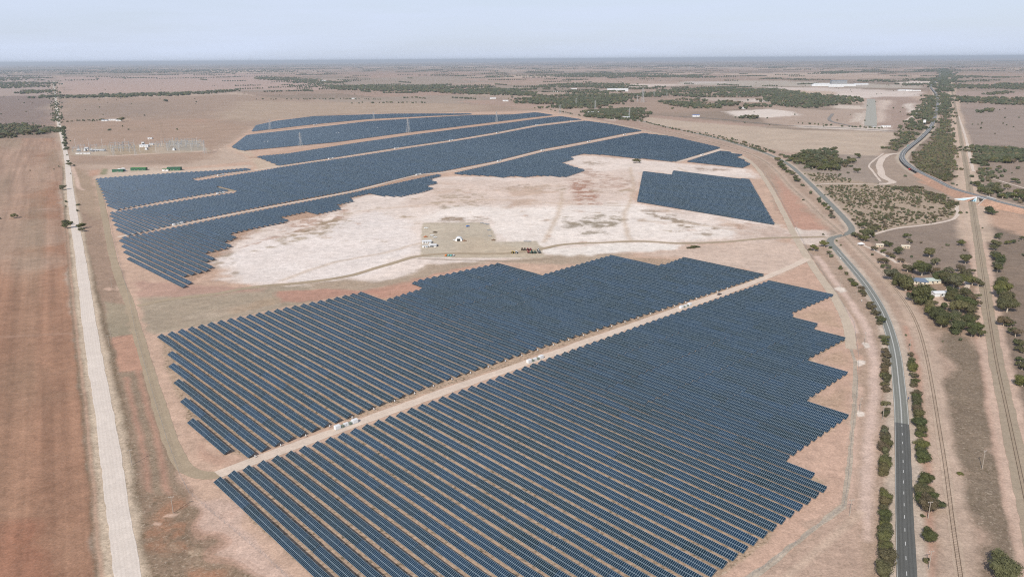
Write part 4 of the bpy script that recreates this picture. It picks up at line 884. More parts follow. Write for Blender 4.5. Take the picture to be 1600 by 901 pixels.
MB().poly(P, [tuple(range(9))]).build('front_panel', M_white, t); MB().box(-2, -4.1, 0, 2, -4.04, 3).build('opening', M_dark, t)  # dark slab on the closed front stands in for the tent's shaded inside
x, y = at(725, 376); pmb = MB()
def pile(px, h, rx, ry, m, label, name='spoil_heap', cat='heap'):
    x, y = at(*px); V = [(0, 0, h)]; Fc = []
    for rr, zz in ((.35, .72), (.7, .32), (1, -.1)):
        for k in range(12):
            a = 2*math.pi*k/12; q = rr*random.uniform(.85, 1.1); V.append((rx*q*math.cos(a), ry*q*math.sin(a), h*zz))
    for k in range(12):
        j = (k+1) % 12; Fc.append((0, 1+k, 1+j))
        for L_ in range(2): Fc.append((1+12*L_+k, 13+12*L_+k, 13+12*L_+j, 1+12*L_+j))
    me = D.meshes.new(name); me.from_pydata(V, [], Fc); me.materials.append(m); o = obj(name, me, None, (x, y, 0)); tag(o, label, cat); return o
M_brown = mat('brown_spoil', C(140, 112, 92), .95); M_spoil = mat('pale_spoil', C(222, 200, 186), .95)
pile((725.5,376.5), 1.8, 3.6, 3, M_brown, 'brown dirt heap right of the white storage tent'); pile((680,363), 1.6, 4, 4, mat('dark_spoil', C(95, 82, 66), .95), 'dark heap at the top left of the compound')
# ---- vehicles
def car(paint, l=4.6, h=1.5, ute=False):
    t = empty('car'); w_ = .92
    prof = [(-l/2,.35),(l/2,.35),(l/2,.8),(l*.28,.95),(l*.12,h),(-l*.30 if not ute else -l*.08,h),(-l*.44 if not ute else -l*.14,.98),(-l/2,.92)]; n = len(prof)
    MB().poly([(x, -w_, z) for x, z in prof]+[(x, w_, z) for x, z in prof], [tuple(range(n)), tuple(reversed(range(n, 2*n)))]+[((i+1) % n, i, n+i, n+(i+1) % n) for i in range(n)]).build('body', paint, t)
    g = MB(); g.box(-l*.26 if not ute else -l*.06, -w_-.01, 1.0, l*.12, w_+.01, h-.12); g.build('window', M_glass, t)
    for sx in (-1, 1):
        for s in (-1, 1): MB().cyl((sx*l*.31, s*(w_+.02)-.1*s*2, .34), (sx*l*.31, s*(w_+.02), .34), .34, n=12).build('wheel', M_dark, t)
        MB().box(sx*(l/2)-.02, -.8, .6, sx*(l/2)+.02, -.45, .75).build('headlight' if sx > 0 else 'tail_light', M_white if sx > 0 else M_red, t)
    return t
def truck(cab, box, l=12):
    t = empty('truck'); MB().box(l/2-2.4, -1.2, .6, l/2, 1.2, 3.1).build('cab', cab, t); MB().box(l/2-.02+.02, -1.1, 1.9, l/2+.04, 1.1, 2.8).build('windscreen', M_glass, t)
    MB().box(-l/2, -1.25, 1.1, l/2-2.8, 1.25, 3.9).build('trailer', box, t); MB().box(-l/2, -.6, .7, l/2-2, .6, 1.1).build('chassis', M_grey, t)
    for x in (l/2-1.3, l/2-3.6, -l/2+2.6, -l/2+1.3):
        for s in (-1, 1): MB().cyl((x, s*.85, .5), (x, s*1.2, .5), .5, n=12).build('wheel', M_dark, t)
    return t
def tractor(paint):
    t = empty('tractor'); MB().box(.2, -.45, .8, 2.0, .45, 1.7).build('bonnet', paint, t); MB().box(-1.0, -.75, .9, .3, .75, 1.5).build('body', paint, t)
    c = MB().box(-.9, -.7, 1.5, .2, .7, 2.6).build('cab', M_glass, t); MB().box(-1.0, -.8, 2.6, .3, .8, 2.75).build('roof', paint, c)
    for x, r_ in ((-.5, .85), (1.6, .5)):
        for s in (-1, 1): MB().cyl((x, s*.6, r_), (x, s*1.05, r_), r_, n=14).build('wheel', M_dark, t)
    MB().bar((1.2, 0, 1.0), (3.2, 0, .9), .25).box(3.1, -.9, .3, 3.5, .9, 1.1).build('loader', paint, t)
    return t
def place(o, px, rz, label, cat, z=0.0, s=None, group=None):
    x, y = at(*px); own(o, (x, y, z), rz, label, s); tag(o, label, cat, group); return o
place(truck(M_red, M_red, 14), (1425,266.5), math.radians(120), 'red truck driving on the highway bend', 'truck', .55, 1.0)
hwd = math.radians(64)
for px, l, m, z in [((1464.5,162.5),'white car on the far highway straight, left lane',M_white,.9),((1462,176.5),'pale grey car on the far highway, below the white pair',M_pale,.8),((1466.5,163.2),'white car on the far highway straight, right lane',M_white,.9)]:
    place(car(m), px, hwd, l, 'car', z, 1.9)
place(car(mat('charcoal_paint', (.05,.05,.06), .4), ute=True), (1124,460.5), SA, 'dark utility vehicle parked on the service track near the third inverter station', 'utility vehicle', .08, 1.1)
for k, (px, m, l) in enumerate([((697,399.5),M_orange,'orange and white machine, leftmost in the row of four'),((701,399.5),M_teal,'teal vehicle, second in the row of four'),((705,399.8),M_teal,'teal vehicle, third in the row of four'),((709,399.5),M_grey,'grey vehicle, rightmost in the row of four')]):
    place(car(m, ute=k % 2 == 1), px, math.radians(80), l+' at the compound bottom', 'vehicle', .05, 1.15)
TP = [((816,391),M_brown,'brown tractor, leftmost of the parked group'),((820,391),M_brown,'brown tractor beside the leftmost brown one'),((824.5,391.5),M_red,'red tractor, first of the red pair'),((829,391.5),M_red,'red tractor, second of the red pair'),((826,395.5),M_red,'red tractor in the front line, leftmost'),((831,396),M_green,'green tractor in the front line, centre'),((836,396),M_green,'green tractor in the front line, right'),((843,395.5),M_grey,'grey loader at the right end of the front line'),((841,392),M_white,'white loader behind the front line'),((801,396),M_yellow,'small yellow loader left of the parked group'),((807,396),M_pale,'pale machine between yellow loader and group')]
for px, m, l in TP: place(tractor(m), px, math.radians(random.uniform(60, 120)), l, 'tractor', .05, 1.15, 'farm machines parked in the compound')
for px, m, l, u in [((666,357),M_white,'white car at the compound top left corner',0),((675,368.5),M_white,'white utility vehicle behind the larger office',1),((680,371.5),M_pale,'pale vehicle right behind the larger office',1),((665,370.5),M_orange,'orange vehicle at the compound west edge',1),((731,354),M_blue,'blue vehicle alone at the compound top',0),((674,386),M_grey,'grey car parked in front of the site huts',0),((682,384),mat('dark_blue_paint',(.03,.04,.08),.4),'dark car parked right of the site huts',0),((711,376),M_white,'white utility vehicle left of the storage tent',1),((771,375.5),M_brown,'brown trailer at the compound right edge',1)]:
    place(car(m, ute=bool(u)), px, math.radians(random.uniform(-30, 60)), l, 'vehicle', .05, 1.1)
# stacked material along the compound's top right edge
def stack(px, w_, l_, h, m, rz, label):
    x, y = at(*px); t = empty('material_stack', (x, y, 0), rz); tag(t, label, 'stack'); mb = MB()
    for k in range(3): mb.box(-l_/2, -w_/2+k*w_/3+.1, .2, l_/2, -w_/2+(k+1)*w_/3-.1, h*random.uniform(.7, 1))
    mb.build('bundle', m, t); mb = MB()
    for q in (-.35, .35): mb.box(q*l_-.1, -w_/2, 0, q*l_+.1, w_/2, .2)
    mb.build('pallet', M_wood, t)
for px, l in [((753,349),'grey material stack at the top right corner of the compound'),((758,350),'grey stack just right of the top corner one'),((762,351),'grey stack on the slanted compound edge'),((764,360),'small stack midway down the slanted compound edge'),((765,369),'long grey stack near the lower end of the slanted edge'),((821,377.5),'dark stack at the top edge of the compound arm'),((827,377.5),'dark stack right of the other on the compound arm')]:
    stack(px, 2.2, 4.5, 1.3, M_grey, random.uniform(-.3, .3), l)
# two cyclists' roadside gear: two motorcycles at the road edge
def moto(m):
    t = empty('motorcycle')
    for x in (-.7, .7): MB().cyl((x, -.07, .32), (x, .07, .32), .32, n=12).build('wheel', M_dark, t)
    MB().box(-.55, -.15, .45, .45, .15, .85).build('body', m, t); MB().bar((.7, 0, .32), (.45, 0, 1.0), .08).bar((.45, -.35, 1.0), (.45, .35, 1.0), .06).build('handlebar', M_grey, t); MB().box(-.6, -.14, .85, .1, .14, .95).build('seat', M_dark, t)
    return t
place(moto(M_grey), (1417.5,626.5), math.radians(64), 'small grey motorcycle at the right edge of the sealed road, nearer', 'motorcycle', .15, 1.3); place(moto(M_blue), (1419.5,623), math.radians(60), 'small dark motorcycle at the road edge, just behind the grey one', 'motorcycle', .15, 1.3)
# signs
def sign(px, h, w_, m, label, bh=1.5, z=0):
    x, y = at(*px); t = empty('road_sign', (x, y, 0), 0); tag(t, label, 'sign')
    for s in (-1, 1): MB().box(s*w_*.35-.08, -.08, -.2, s*w_*.35+.08, .08, h).build('post', M_grey, t)
    MB().box(-w_/2, -.15, h-bh, w_/2, -.09, h).build('panel', m, t)
sign((1444,195), 16, 9, M_white, 'tall white billboard beside the far highway', 9); sign((1443.5,193.5), 7, 6, M_green2, 'green sign below the tall white billboard', 5); sign((1420,229.5), 5, 9, M_teal, 'low green direction sign left of the highway bend', 3.4)
sign((1346,472), 2.2, 1, M_white, 'small white sign beside the sealed road', .7)
sign((1313,406), 2.4, 1.3, M_white, 'white sign left of the sealed road below the bend', .8)

# ---- substation
def gantry():
    t = empty('busbar_gantry'); w_ = 7
    for s in (-1, 1): MB().box(s*w_-.4, -.4, -.1, s*w_+.4, .4, 11).build('column', M_grey, t)
    mb = MB(); mb.bar((-w_, 0, 8.8), (w_, 0, 8.8), .6)
    mb.build('beam', M_grey, t); mb = MB()
    for x in (-4.5, -1.5, 1.5, 4.5): mb.cyl((x, 0, 6.8), (x, 0, 8.5), .2, n=6)
    mb.build('insulator', M_pale, t); return t
def trafo():
    t = empty('power_transformer'); MB().box(-3.5, -2, .3, 3.5, 2, 4).build('tank', M_pale, t); mb = MB()
    for k in range(9): mb.box(-3.2+k*.75, -3, .6, -2.8+k*.75, -2.0, 3.6)
    mb.build('radiator', M_grey, t); MB().cyl((-2.5, 0, 5.2), (2.5, 0, 5.2), .7, n=12).build('conservator', M_pale, t); mb = MB()
    for x in (-1.5, 0, 1.5): mb.cyl((x, 1, 4), (x, 1, 6.2), .28, .15)
    mb.build('bushing', M_stone, t); MB().box(-5, -4, -.1, 5, 3.5, .25).build('plinth', M_conc, t); return t
g0 = gantry(); tag(g0, 'x', 'gantry', 'busbar gantries in the substation'); SBA = math.radians(5); k = 0
GP = [(u, v, 'right switchyard') for v in (222, 226, 230.5) for u in (262, 269, 276, 283, 290, 297, 304, 312)]+[(u, v, 'centre switchyard') for v in (228, 232, 236) for u in (176, 183, 190, 197, 204)]+[(u, v, 'western switchyard') for v in (233, 237) for u in (118, 127, 146, 163)]+[(u, v, 'equipment yard right of the pale hall') for v in (226.5, 230) for u in (241, 249)]
cc = {}
for u, v, yard in GP:
    o = g0 if k == 0 else copy_tree(g0); k += 1; cc[yard] = cc.get(yard, 0)+1
    own(o, (*at(u+random.uniform(-1, 1), v), 0), SBA+random.choice([0, math.pi/2]), f'steel busbar gantry, {ordw(cc[yard])} from the back left, {yard}', random.uniform(.8, 1.2))
t0 = trafo(); tag(t0, 'x', 'transformer', 'large transformers in the substation')
for i, (u, v, l) in enumerate([(123,237,'leftmost in the western switchyard'),(133,236,'second in the western switchyard'),(143,237,'third in the western switchyard'),(187,268.5,'beside the left green building'),(193,267.5,'right of the left green building'),(229,234,'in front of the pale hall'),(272,235,'front left of the right switchyard')]):
    o = t0 if i == 0 else copy_tree(t0); own(o, (*at(u, v), 0), SBA+random.choice([0, 1.57]), 'pale power transformer '+l, 1.15)
BL = [((130,240.5),3,34,2.5,M_white,M_pale,'long low white switch building at the western yard front'),((156,236),10,26,3.5,M_pale,M_grey,'pale grey hall at the right of the western yard'),((136,234),7,8,6,M_pale,M_pale,'tall pale block in the western yard'),((226,229.5),12,22,5,M_pale,M_pale,'pale hall with shallow roof at the substation centre'),((224,227.5),6,6,9,M_pale,M_pale,'tall narrow pale tower beside the central hall'),
      ((185,268.5),9,21,4.5,M_green,M_green,'left dark green equipment building by the corner block'),((217.5,266),12,30,5,M_green2,M_green,'bright green roofed building by the corner block'),((273,266),13,26,6,M_green,M_green,'right dark green building by the corner block'),((259,267),6,12,4,M_green2,M_white,'small green and white hut left of the right green building'),
      ((235,217),10,12,3,M_white,M_white,'upper white square roof behind the substation'),((237,226.5),8,10,3,M_white,M_white,'lower white square roof behind the substation'),((1302,134.5),26,330,12,M_pale,M_pale,'long white pit building at the motorsport park'),((1283,134),30,120,16,M_pale,M_white,'tall white block at the left of the motorsport building'),((1310,131),40,130,26,M_roofdark,M_grey,'high dark roofed tower block at the motorsport park'),((1345,132.5),30,110,8,M_pale,M_pale,'low pale hall right of the motorsport tower'),
      ((1410,142),14,60,7,M_white,M_pale,'white shed right of the motorsport park'),((1420,142.5),14,40,8,M_white,M_white,'bright white shed second right of the motorsport park'),((1432,142.5),12,50,6,M_pale,M_white,'pale long shed nearest the highway'),((1306,136.5),20,110,5,M_white,M_white,'row of white marquees before the motorsport tower'),
      ((1362,199.5),8,22,4,M_white,M_pale,'white shed at the foot of the drag strip'),((1384,198.5),8,28,4,M_white,M_white,'white shed right of the drag strip foot'),((980,185.5),12,36,7,M_white,M_pale,'white long shed past the trees beyond the site'),((1087,182.5),14,26,7,M_blue,M_white,'blue shed beside the beige paddock'),((930,176.7),10,60,5,M_white,M_pale,'white shed among trees beyond the site'),
      ((965,140.5),24,150,8,M_white,M_pale,'far white works building in the woods'),((972,143),20,80,8,M_pale,M_white,'second far works building in the woods'),((553,155),10,26,6,M_white,M_pale,'small white farm building on the tree row'),((505,126.5),14,60,7,M_white,M_pale,'white farm sheds behind the northern woods'),((176,188.5),10,26,5,M_pale,M_white,'farm shed in the northwestern homestead'),((186,189.5),9,20,5,M_white,M_white,'white house in the northwestern homestead'),
      ((164,189.3),9,22,5,M_roofdark,M_pale,'grey roofed house in the northwestern homestead'),((897,139.5),12,40,6,M_white,M_white,'small white house left of the far works'),((868,144),12,36,6,M_white,M_white,'tiny white house in the scattered trees'),((790,158.5),12,30,6,M_white,M_pale,'white house where the northern woods end'),((770,154.5),12,34,6,M_pale,M_white,'pale house above the one at the wood end'),((1160,170),12,24,6,M_white,M_pale,'white hut by the salt flat in the motorsport land')]
for px, w_, l_, h, rf, wl, lab in BL:
    x, y = at(*px); shed('building', w_, l_, h, rf, wl, .15, 1, 3 if l_ < 60 else 8, (x, y, 0), SBA if px[0] < 400 else math.radians(random.uniform(-6, 6)), lab, 'building')

m0 = empty('steel_mast'); tag(m0, 'x', 'mast', 'slim masts over the substation'); MB().cyl((0,0,-.2), (0,0,21), .32, .14, 8).build('mast_pole', M_pale, m0); MB().box(-1.6, -.1, 18.6, 1.6, .1, 18.9).build('crossarm', M_pale, m0)
for k in range(22):
    u = [118, 128, 139, 150, 160, 174, 181, 189, 196, 203, 210, 219, 234, 244, 253, 262, 271, 280, 290, 299, 308, 318][k]; v = [229, 238][k % 2]-(2 if u > 255 else 0)
    o = m0 if k == 0 else copy_tree(m0); own(o, (*at(u, v), 0), random.uniform(0, 1.5), f"slim pale steel mast, {ordw(k+1)} from the left across the substation")
# ------------------------------------------------------------------ PLANTS
def ico(sub):
    import bmesh
    bm = bmesh.new(); bmesh.ops.create_icosphere(bm, subdivisions=sub, radius=1); V = np.array([v.co[:] for v in bm.verts]); Fc = np.array([[v.index for v in f.verts] for f in bm.faces]); bm.free(); return V, Fc
I1, I2 = ico(1), ico(2)
def crown_arrays(seed, lobes, leaves, base=I2, flat=.72, leafsz=.075, spread=.55, lo=.25):
    """unit crown: width about 2, height 0..~1.5, lumpy cores wrapped in leaf clumps"""
    g = np.random.default_rng(seed); V = []; Fc = []; off = 0; cs = []
    for k in range(lobes):
        a = g.uniform(0, 2*np.pi); rr = spread*np.sqrt(g.uniform(0, 1)); c = np.array([rr*np.cos(a), rr*np.sin(a), g.uniform(lo+.2, 1.0)]); s = g.uniform(.26, .46)*(1 if lobes > 3 else 1.5)
        if k == 0: c = np.array([0, 0, .75]); s = .55
        cs.append((c, s)); bv = base[0].copy(); nrm = 1+.22*g.standard_normal(len(bv)).clip(-1.5, 1.5)*(.8 if leaves else 1.2)
        v = bv*nrm[:, None]*s*(.72 if leaves else 1.0); v[:, 2] *= flat; V.append(v+c); Fc.append(base[1]+off); off += len(v)
    if leaves:
        n = leaves; idx = g.integers(0, lobes, n); C_ = np.array([c for c, s in cs])[idx]; S = np.array([s for c, s in cs])[idx]
        d = g.standard_normal((n, 3)); d /= np.linalg.norm(d, axis=1)[:, None]; d[:, 2] = np.where(g.random(n) < .75, abs(d[:, 2]), d[:, 2])
        p = C_+d*(S*g.uniform(.68, 1.2, n))[:, None]*np.array([1, 1, flat]); q = g.standard_normal((n, 3)); t1 = np.cross(d+.7*q, q); t1 /= np.linalg.norm(t1, axis=1)[:, None]; t2 = np.cross(t1, d+.5*q); t2 /= np.linalg.norm(t2, axis=1)[:, None]
        z = (leafsz*g.uniform(.6, 1.5, n))[:, None]; A = p-t1*z; B = p+t2*z*.8; Cc = p+t1*z; LV = np.stack([A, B, Cc], 1).reshape(-1, 3); V.append(LV); Fc.append(np.arange(len(LV)).reshape(-1, 3)+off)
    return np.vstack(V), np.vstack(Fc)
def foliage(name, cols, rnd='obj'):
    m = D.materials.new(name); m.use_nodes = True; nt = m.node_tree; p = nt.nodes['Principled BSDF']; p.inputs['Roughness'].default_value = .75; p.inputs['Specular IOR Level'].default_value = .2
    r = N(nt, 'ObjectInfo').outputs['Random'] if rnd == 'obj' else N(nt, 'Attribute', attribute_name='Tint').outputs['Fac']
    cr = N(nt, 'ValToRGB'); L(nt, r, cr.inputs[0]); els = cr.color_ramp.elements
    while len(els) < len(cols): els.new(.5)
    for i, c in enumerate(cols): els[i].position = i/(len(cols)-1); els[i].color = (*c, 1)
    pos = worldpos(nt); f = mrange(nt, noise(nt, pos, .55, 3, .6), .3, .7, .72, 1.3)
    vm = N(nt, 'VectorMath', operation='SCALE'); L(nt, cr.outputs[0], vm.inputs[0]); L(nt, f, vm.inputs['Scale']); L(nt, vm.outputs[0], p.inputs['Base Color']); return m
GR = [(.060, .066, .030), (.080, .086, .032), (.105, .095, .050), (.060, .074, .032), (.118, .118, .038), (.095, .097, .062), (.130, .120, .055)]
BRN = [(.125, .095, .055), (.098, .102, .040), (.084, .078, .042), (.120, .092, .060), (.072, .074, .038), (.098, .088, .046)]
MF = foliage('gum_foliage', GR); MFb = foliage('dry_shrub_foliage', BRN); MFs = foliage('woodland_foliage', [(.052,.062,.034),(.070,.078,.040),(.060,.072,.040),(.082,.084,.046)], 'a'); MFsb = foliage('scrub_foliage', BRN, 'a')
M_trunk = mat('gum_bark', (.42, .36, .29), .9)
def cmesh(nm, arr, m): V, Fc = arr; return mesh_np(nm, V, Fc, m)
HI = [crown_arrays(10+k, 12, 3400, I2, .7, .055, .66, .3) for k in range(7)]; MID = [crown_arrays(40+k, 9, 520, I1, .75, .11, .62) for k in range(8)]; LOW = [crown_arrays(70+k, 4, 0, I1, .8) for k in range(8)]; TINY = [crown_arrays(170+k, 1, 0, I1, .9) for k in range(8)]
DOME = [crown_arrays(90+k, 7, 2200, I2, .9, .062, .42, .0) for k in range(4)]
MESH = {}
def get(lod, k, brown):
    key = (lod, k, brown)
    if key not in MESH: MESH[key] = cmesh('crown', {'hi': HI, 'mid': MID, 'low': LOW, 'dome': DOME}[lod][k], MFb if brown else MF)
    return MESH[key]
def trunk_mesh(k):
    g = random.Random(k); mb = MB(); mb.cyl((0,0,-.1), (.04, .02, .55), .075, .05, 7); 
    for q in range(4):
        a = g.uniform(0, 6.28); mb.cyl((.04, .02, .45), (.42*math.cos(a), .42*math.sin(a), g.uniform(.75, 1.0)), .04, .018, 5)
    return mb.mesh('trunk', M_trunk)
TR = [trunk_mesh(k) for k in range(4)]
plants = []   # dict(kind, x, y, r, h, area, brown)
def add(px, r, h=None, area='', kind='tree', brown=False, world=False):
    x, y = px if world else at(*px); plants.append(dict(kind=kind, x=x, y=y, r=r, h=h or r*1.5, area=area, brown=brown, d=math.hypot(x, y)))
# widths given in photo pixels: radius in metres from the pixel width at that place
def addw(u, v, wpx, hk=1.45, area='', kind='tree', brown=False):
    x, y = at(u, v); d = math.sqrt(x*x+y*y+H*H); r = wpx/2*d/F*1.1; plants.append(dict(kind=kind, x=x, y=y, r=r, h=r*hk, area=area, brown=brown, d=math.hypot(x, y)))
def line_plants(pts, wpx, area, kind='shrub', brown=.3, hk=1.35, gap=.42, skip=.06, jit=1.8):
    for k in range(len(pts)-1):
        (u0, v0, *w0), (u1, v1, *w1) = pts[k], pts[k+1]; W0 = w0[0] if w0 else wpx; W1 = w1[0] if w1 else wpx; L_ = math.hypot(u1-u0, v1-v0); t = 0
        while t < L_:
            f = t/L_; w_ = (W0+(W1-W0)*f)*random.uniform(.78, 1.25)
            if random.random() > skip: addw(u0+(u1-u0)*f+random.uniform(-jit, jit), v0+(v1-v0)*f+random.uniform(-jit, jit), w_, hk*random.uniform(.8, 1.15), area, kind, random.random() < brown)
            t += w_*gap
A_ = 'hedge left of the sealed road'; B_ = 'hedge right of the sealed road'
line_plants([(1382,903,25),(1381,850,23),(1381,800,21)], 22, A_, 'shrub', .2); line_plants([(1381,792,19),(1381,770,17)], 18, A_, 'shrub', .6); line_plants([(1382,742,19),(1382,700,18),(1383,668,14)], 17, A_, 'shrub', .5)
line_plants([(1384,650,12),(1383,640,12)], 12, A_, 'shrub', .8); addw(1384, 633, 14, 1.3, A_, 'shrub'); line_plants([(1384,612,13),(1384,590,14),(1384,560,13),(1383,548,11)], 13, A_, 'shrub', .7); line_plants([(1383,538,11),(1382,525,15)], 12, A_, 'shrub', .4)
line_plants([(1377,512,13),(1373,498,14),(1369,490,12)], 12, A_, 'shrub', .4); line_plants([(1361,482,12),(1356,476,13)], 11, A_, 'shrub', .5); line_plants([(1350,462,9),(1344,452,9)], 9, A_, 'shrub', .5)
line_plants([(1336,447,10),(1328,437,10)], 10, A_, 'shrub', .6); addw(1323,429,7,1.4,A_,'shrub'); addw(1313,421,7,1.2,A_,'shrub',True)
line_plants([(1423,558,11),(1426,582,14)], 13, B_, 'shrub', .3); line_plants([(1428,590,14),(1428,606,12)], 12, B_, 'shrub', .8); line_plants([(1431,616,14),(1433,640,16),(1438,680,18),(1440,700,18)], 16, B_, 'shrub', .6); line_plants([(1440,705,22),(1443,722,22)], 20, B_, 'shrub', .2)
line_plants([(1438,732,14)], 14, B_, 'shrub'); line_plants([(1442,752,20),(1443,775,24),(1448,796,24)], 22, B_, 'tree', .1); addw(1460, 795, 24, 1.1, B_, 'tree'); addw(1449, 843, 24, 1.25, 'verge right of the sealed road', 'tree'); addw(1446, 877, 12, 1.3, 'verge right of the sealed road', 'shrub'); addw(1441,807,8,1,'verge right of the sealed road','shrub')
addw(1562, 897, 44, 1.15, 'brown field between the railways', 'tree'); addw(1500,741,9,1.1,'brown field between the railways','shrub'); addw(1422,540,5,1.3,'verge right of the sealed road','shrub'); addw(1415,524,5,1.3,'verge right of the sealed road','shrub')
# bend clump and verge
for u, v, w_, br in [(1288,386,15,0),(1297,388,7,0),(1272,392,14,0),(1265,391,8,1),(1294,398,9,0),(1299,402,8,0),(1286,367,5,0),(1313,418,6,0),(1344,357,13,0),(1357,366,14,0),(1364,362,14,0),(1352,372,18,0),(1345,375,10,0),(1338,371,11,0),(1334,369,8,0),(1362,371,12,0),(1351,377,14,0),(1333,366,8,0),(1307,377,5,1),(1313,384,5,1),(1369,376,6,0)]: addw(u, v, w_, 1.25, 'clump at the road bend', 'tree', bool(br))
# farmhouse garden
FH = [(1366,392,11,1),(1384,385,12,0),(1392,386,9,0),(1404,397,15,0),(1417,372,11,0),(1421,380,9,0),(1379,396,9,0),(1390,402,12,1),(1395,404,9,0),(1407,410,10,1),(1379,419,9,0),(1389,420,9,0),(1374,411,12,1),(1382,412,12,1),(1363,399,6,0),(1424,402,6,0),(1437,415,12,0),(1452,402,17,0),(1462,414,14,0),(1508,412,17,0),(1500,384,12,0),(1507,392,6,1),(1480,384,6,0),(1472,387,3,1),(1439,380,5,1),
      (1418,425,14,1),(1424,424,13,1),(1440,431,25,0),(1453,428,12,1),(1460,427,12,1),(1482,428,14,0),(1395,439,22,0),(1402,445,20,0),(1415,455,30,0),(1408,447,22,0),(1465,440,18,0),(1473,442,20,0),(1480,445,15,0),(1470,433,14,0),(1434,474,34,0),(1425,470,16,0),(1448,475,18,0),(1456,458,11,0),(1489,452,26,0),(1495,446,22,0),(1484,440,12,0),
      (1503,431,14,1),(1511,437,14,0),(1519,446,18,0),(1528,448,14,0),(1499,425,14,1),(1515,428,11,1),(1488,466,20,0),(1484,470,18,0),(1508,466,18,1),(1516,470,14,1),(1524,468,12,0),(1498,490,24,0),(1507,485,26,0),(1515,493,20,0),(1526,480,14,1),(1452,487,20,0),(1474,484,14,0),(1461,500,24,0),(1452,495,18,0),(1478,508,26,0),(1470,512,20,0),(1490,500,16,0),(1500,515,20,0),(1492,521,24,0),(1508,510,22,0),(1515,505,16,1),(1522,520,20,0),(1530,516,14,0),(1530,526,14,0),(1518,526,16,0),(1462,476,9,0),(1500,532,7,0),(1473,534,4,0),(1512,478,14,0),(1525,500,12,1),(1521,488,12,1)]
for u, v, w_, br in FH: addw(u, v, w_, 1.5 if w_ > 13 else 1.3, 'farmhouse garden', 'tree', bool(br))
# line east of the railway
C_ = 'hedge right of the eastern railway'
line_plants([(1551,386,11),(1557,384,11),(1564,384,8)], 10, C_, 'tree', .1); line_plants([(1553,392,13),(1556,405,15),(1558,418,17),(1559,430,18)], 15, C_, 'tree', .2); line_plants([(1567,444,12),(1563,452,20),(1566,468,22),(1570,480,22),(1575,492,20)], 18, C_, 'tree', .1)
line_plants([(1567,508,18),(1583,512,16)], 15, C_, 'tree'); line_plants([(1584,522,12),(1588,530,12),(1592,542,12),(1595,555,12)], 12, C_, 'tree'); line_plants([(1594,567,14),(1598,580,12)], 13, C_, 'tree'); addw(1597, 603, 24, 1.1, C_, 'tree')
for u, v, w_ in [(1559,373,13),(1575,382,10),(1582,380,9),(1587,379,3),(1592,377,3),(1598,375,9),(1546,334,16),(1552,336,12),(1600,400,8),(1535,357,4),(1568,322,5),(1583,312,4),(1543,320,4)]: addw(u, v, w_, 1.1, 'field east of the railway', 'tree')
# farm road trees
for u, v, w_ in [(103.5,316,5),(103,323,4),(122,321,6),(121,330,5),(104,357,15),(102,352,12),(127,357,13),(128,362,10),(98,297,10),(96,292,6),(84,265,3),(92,261,4),(110,272,3),(107,254,7),(110,260,9),(116,259,4),(105,243,4),(110,221,3),(22,341,10),(0,342,5),(47,267,3),(171,204,6),(201,203,4),(277,203,4),(117,521,2),(260,159,7),(190,190,10),(186,189,6)]: addw(u, v, w_, 1.2, 'paddocks along the farm road', 'tree')
for v in np.linspace(200, 234, 9): addw(99+(v-200)*.13+random.uniform(-1, 1), v, random.uniform(6, 9), 1.2, 'east side of the farm road', 'tree')
def fill(poly, area, kind='tree', brown=False, sp=None, dens=1.0, r=(3.5, 6), hk=1.4, thr=None, maxn=2500):
    P = np.array([at(u, v) for u, v in poly]); dm = np.median(np.hypot(P[:, 0], P[:, 1])); s = sp or max(7.5, dm*.0055); lo, hi = P.min(0), P.max(0)
    nx, ny = int((hi[0]-lo[0])/s)+1, int((hi[1]-lo[1])/s)+1; gx, gy = np.meshgrid(np.arange(nx), np.arange(ny)); X = lo[0]+(gx.ravel()+rng.random(nx*ny))*s; Y = lo[1]+(gy.ravel()+rng.random(nx*ny))*s
    jx = X+(vn(X, Y, s*3, 201)-.5)*s*4; jy = Y+(vn(X, Y, s*3, 202)-.5)*s*6
    ok = inpoly(jx, jy, P) & (rng.random(nx*ny) < dens)
    if thr is not None: ok &= fbm(X, Y, s*9, 203, 3) > thr
    ids = np.nonzero(ok)[0]
    if len(ids) > maxn: ids = rng.choice(ids, maxn, replace=False)
    sc = max(1, s/9.0)**.62
    for i in ids:
        rr = rng.uniform(*r)*sc*1.2; plants.append(dict(kind=kind, x=X[i], y=Y[i], r=rr, h=min(rr*hk, 13 if sc < 1.6 else 17), area=area, brown=bool(brown if isinstance(brown, bool) else rng.random() < brown), d=math.hypot(X[i], Y[i])))
fill([(1228,250),(1248,240),(1262,236),(1300,235),(1312,246),(1322,250),(1338,254),(1340,258),(1318,266),(1290,268),(1262,262),(1238,257)], 'copse right of the sealed road', 'tree', .25, 9.5, .85, (3, 6.6))
for u, v, w_ in [(1326,248,8),(1341,247,10),(1339,270,11),(1325,271,6),(1238,252,10),(1233,246,6),(1312,274,6),(1260,262,6),(1268,265,5),(1372,287,3),(1414,276,6)]: addw(u, v, w_, 1.2, 'copse right of the sealed road')
fill([(1256,270),(1272,272),(1300,270),(1322,276),(1330,286),(1285,288),(1268,280)], 'scrub block behind the road bend', 'shrub', .6, 6.5, .75, (1.6, 3.2), 1.0)
fill([(1278,291),(1335,290),(1400,291),(1440,298),(1478,306),(1496,318),(1490,338),(1455,346),(1400,353),(1360,362),(1342,352),(1325,335),(1302,312)], 'scrub block behind the road bend', 'shrub', .72, 5.8, .72, (1.4, 3.2), 1.0, .27)
fill([(1385,292),(1430,293),(1480,307),(1497,322),(1490,330),(1440,303)], 'scrub block behind the road bend', 'shrub', .9, 5.2, .9, (2, 3.8), 1.1)
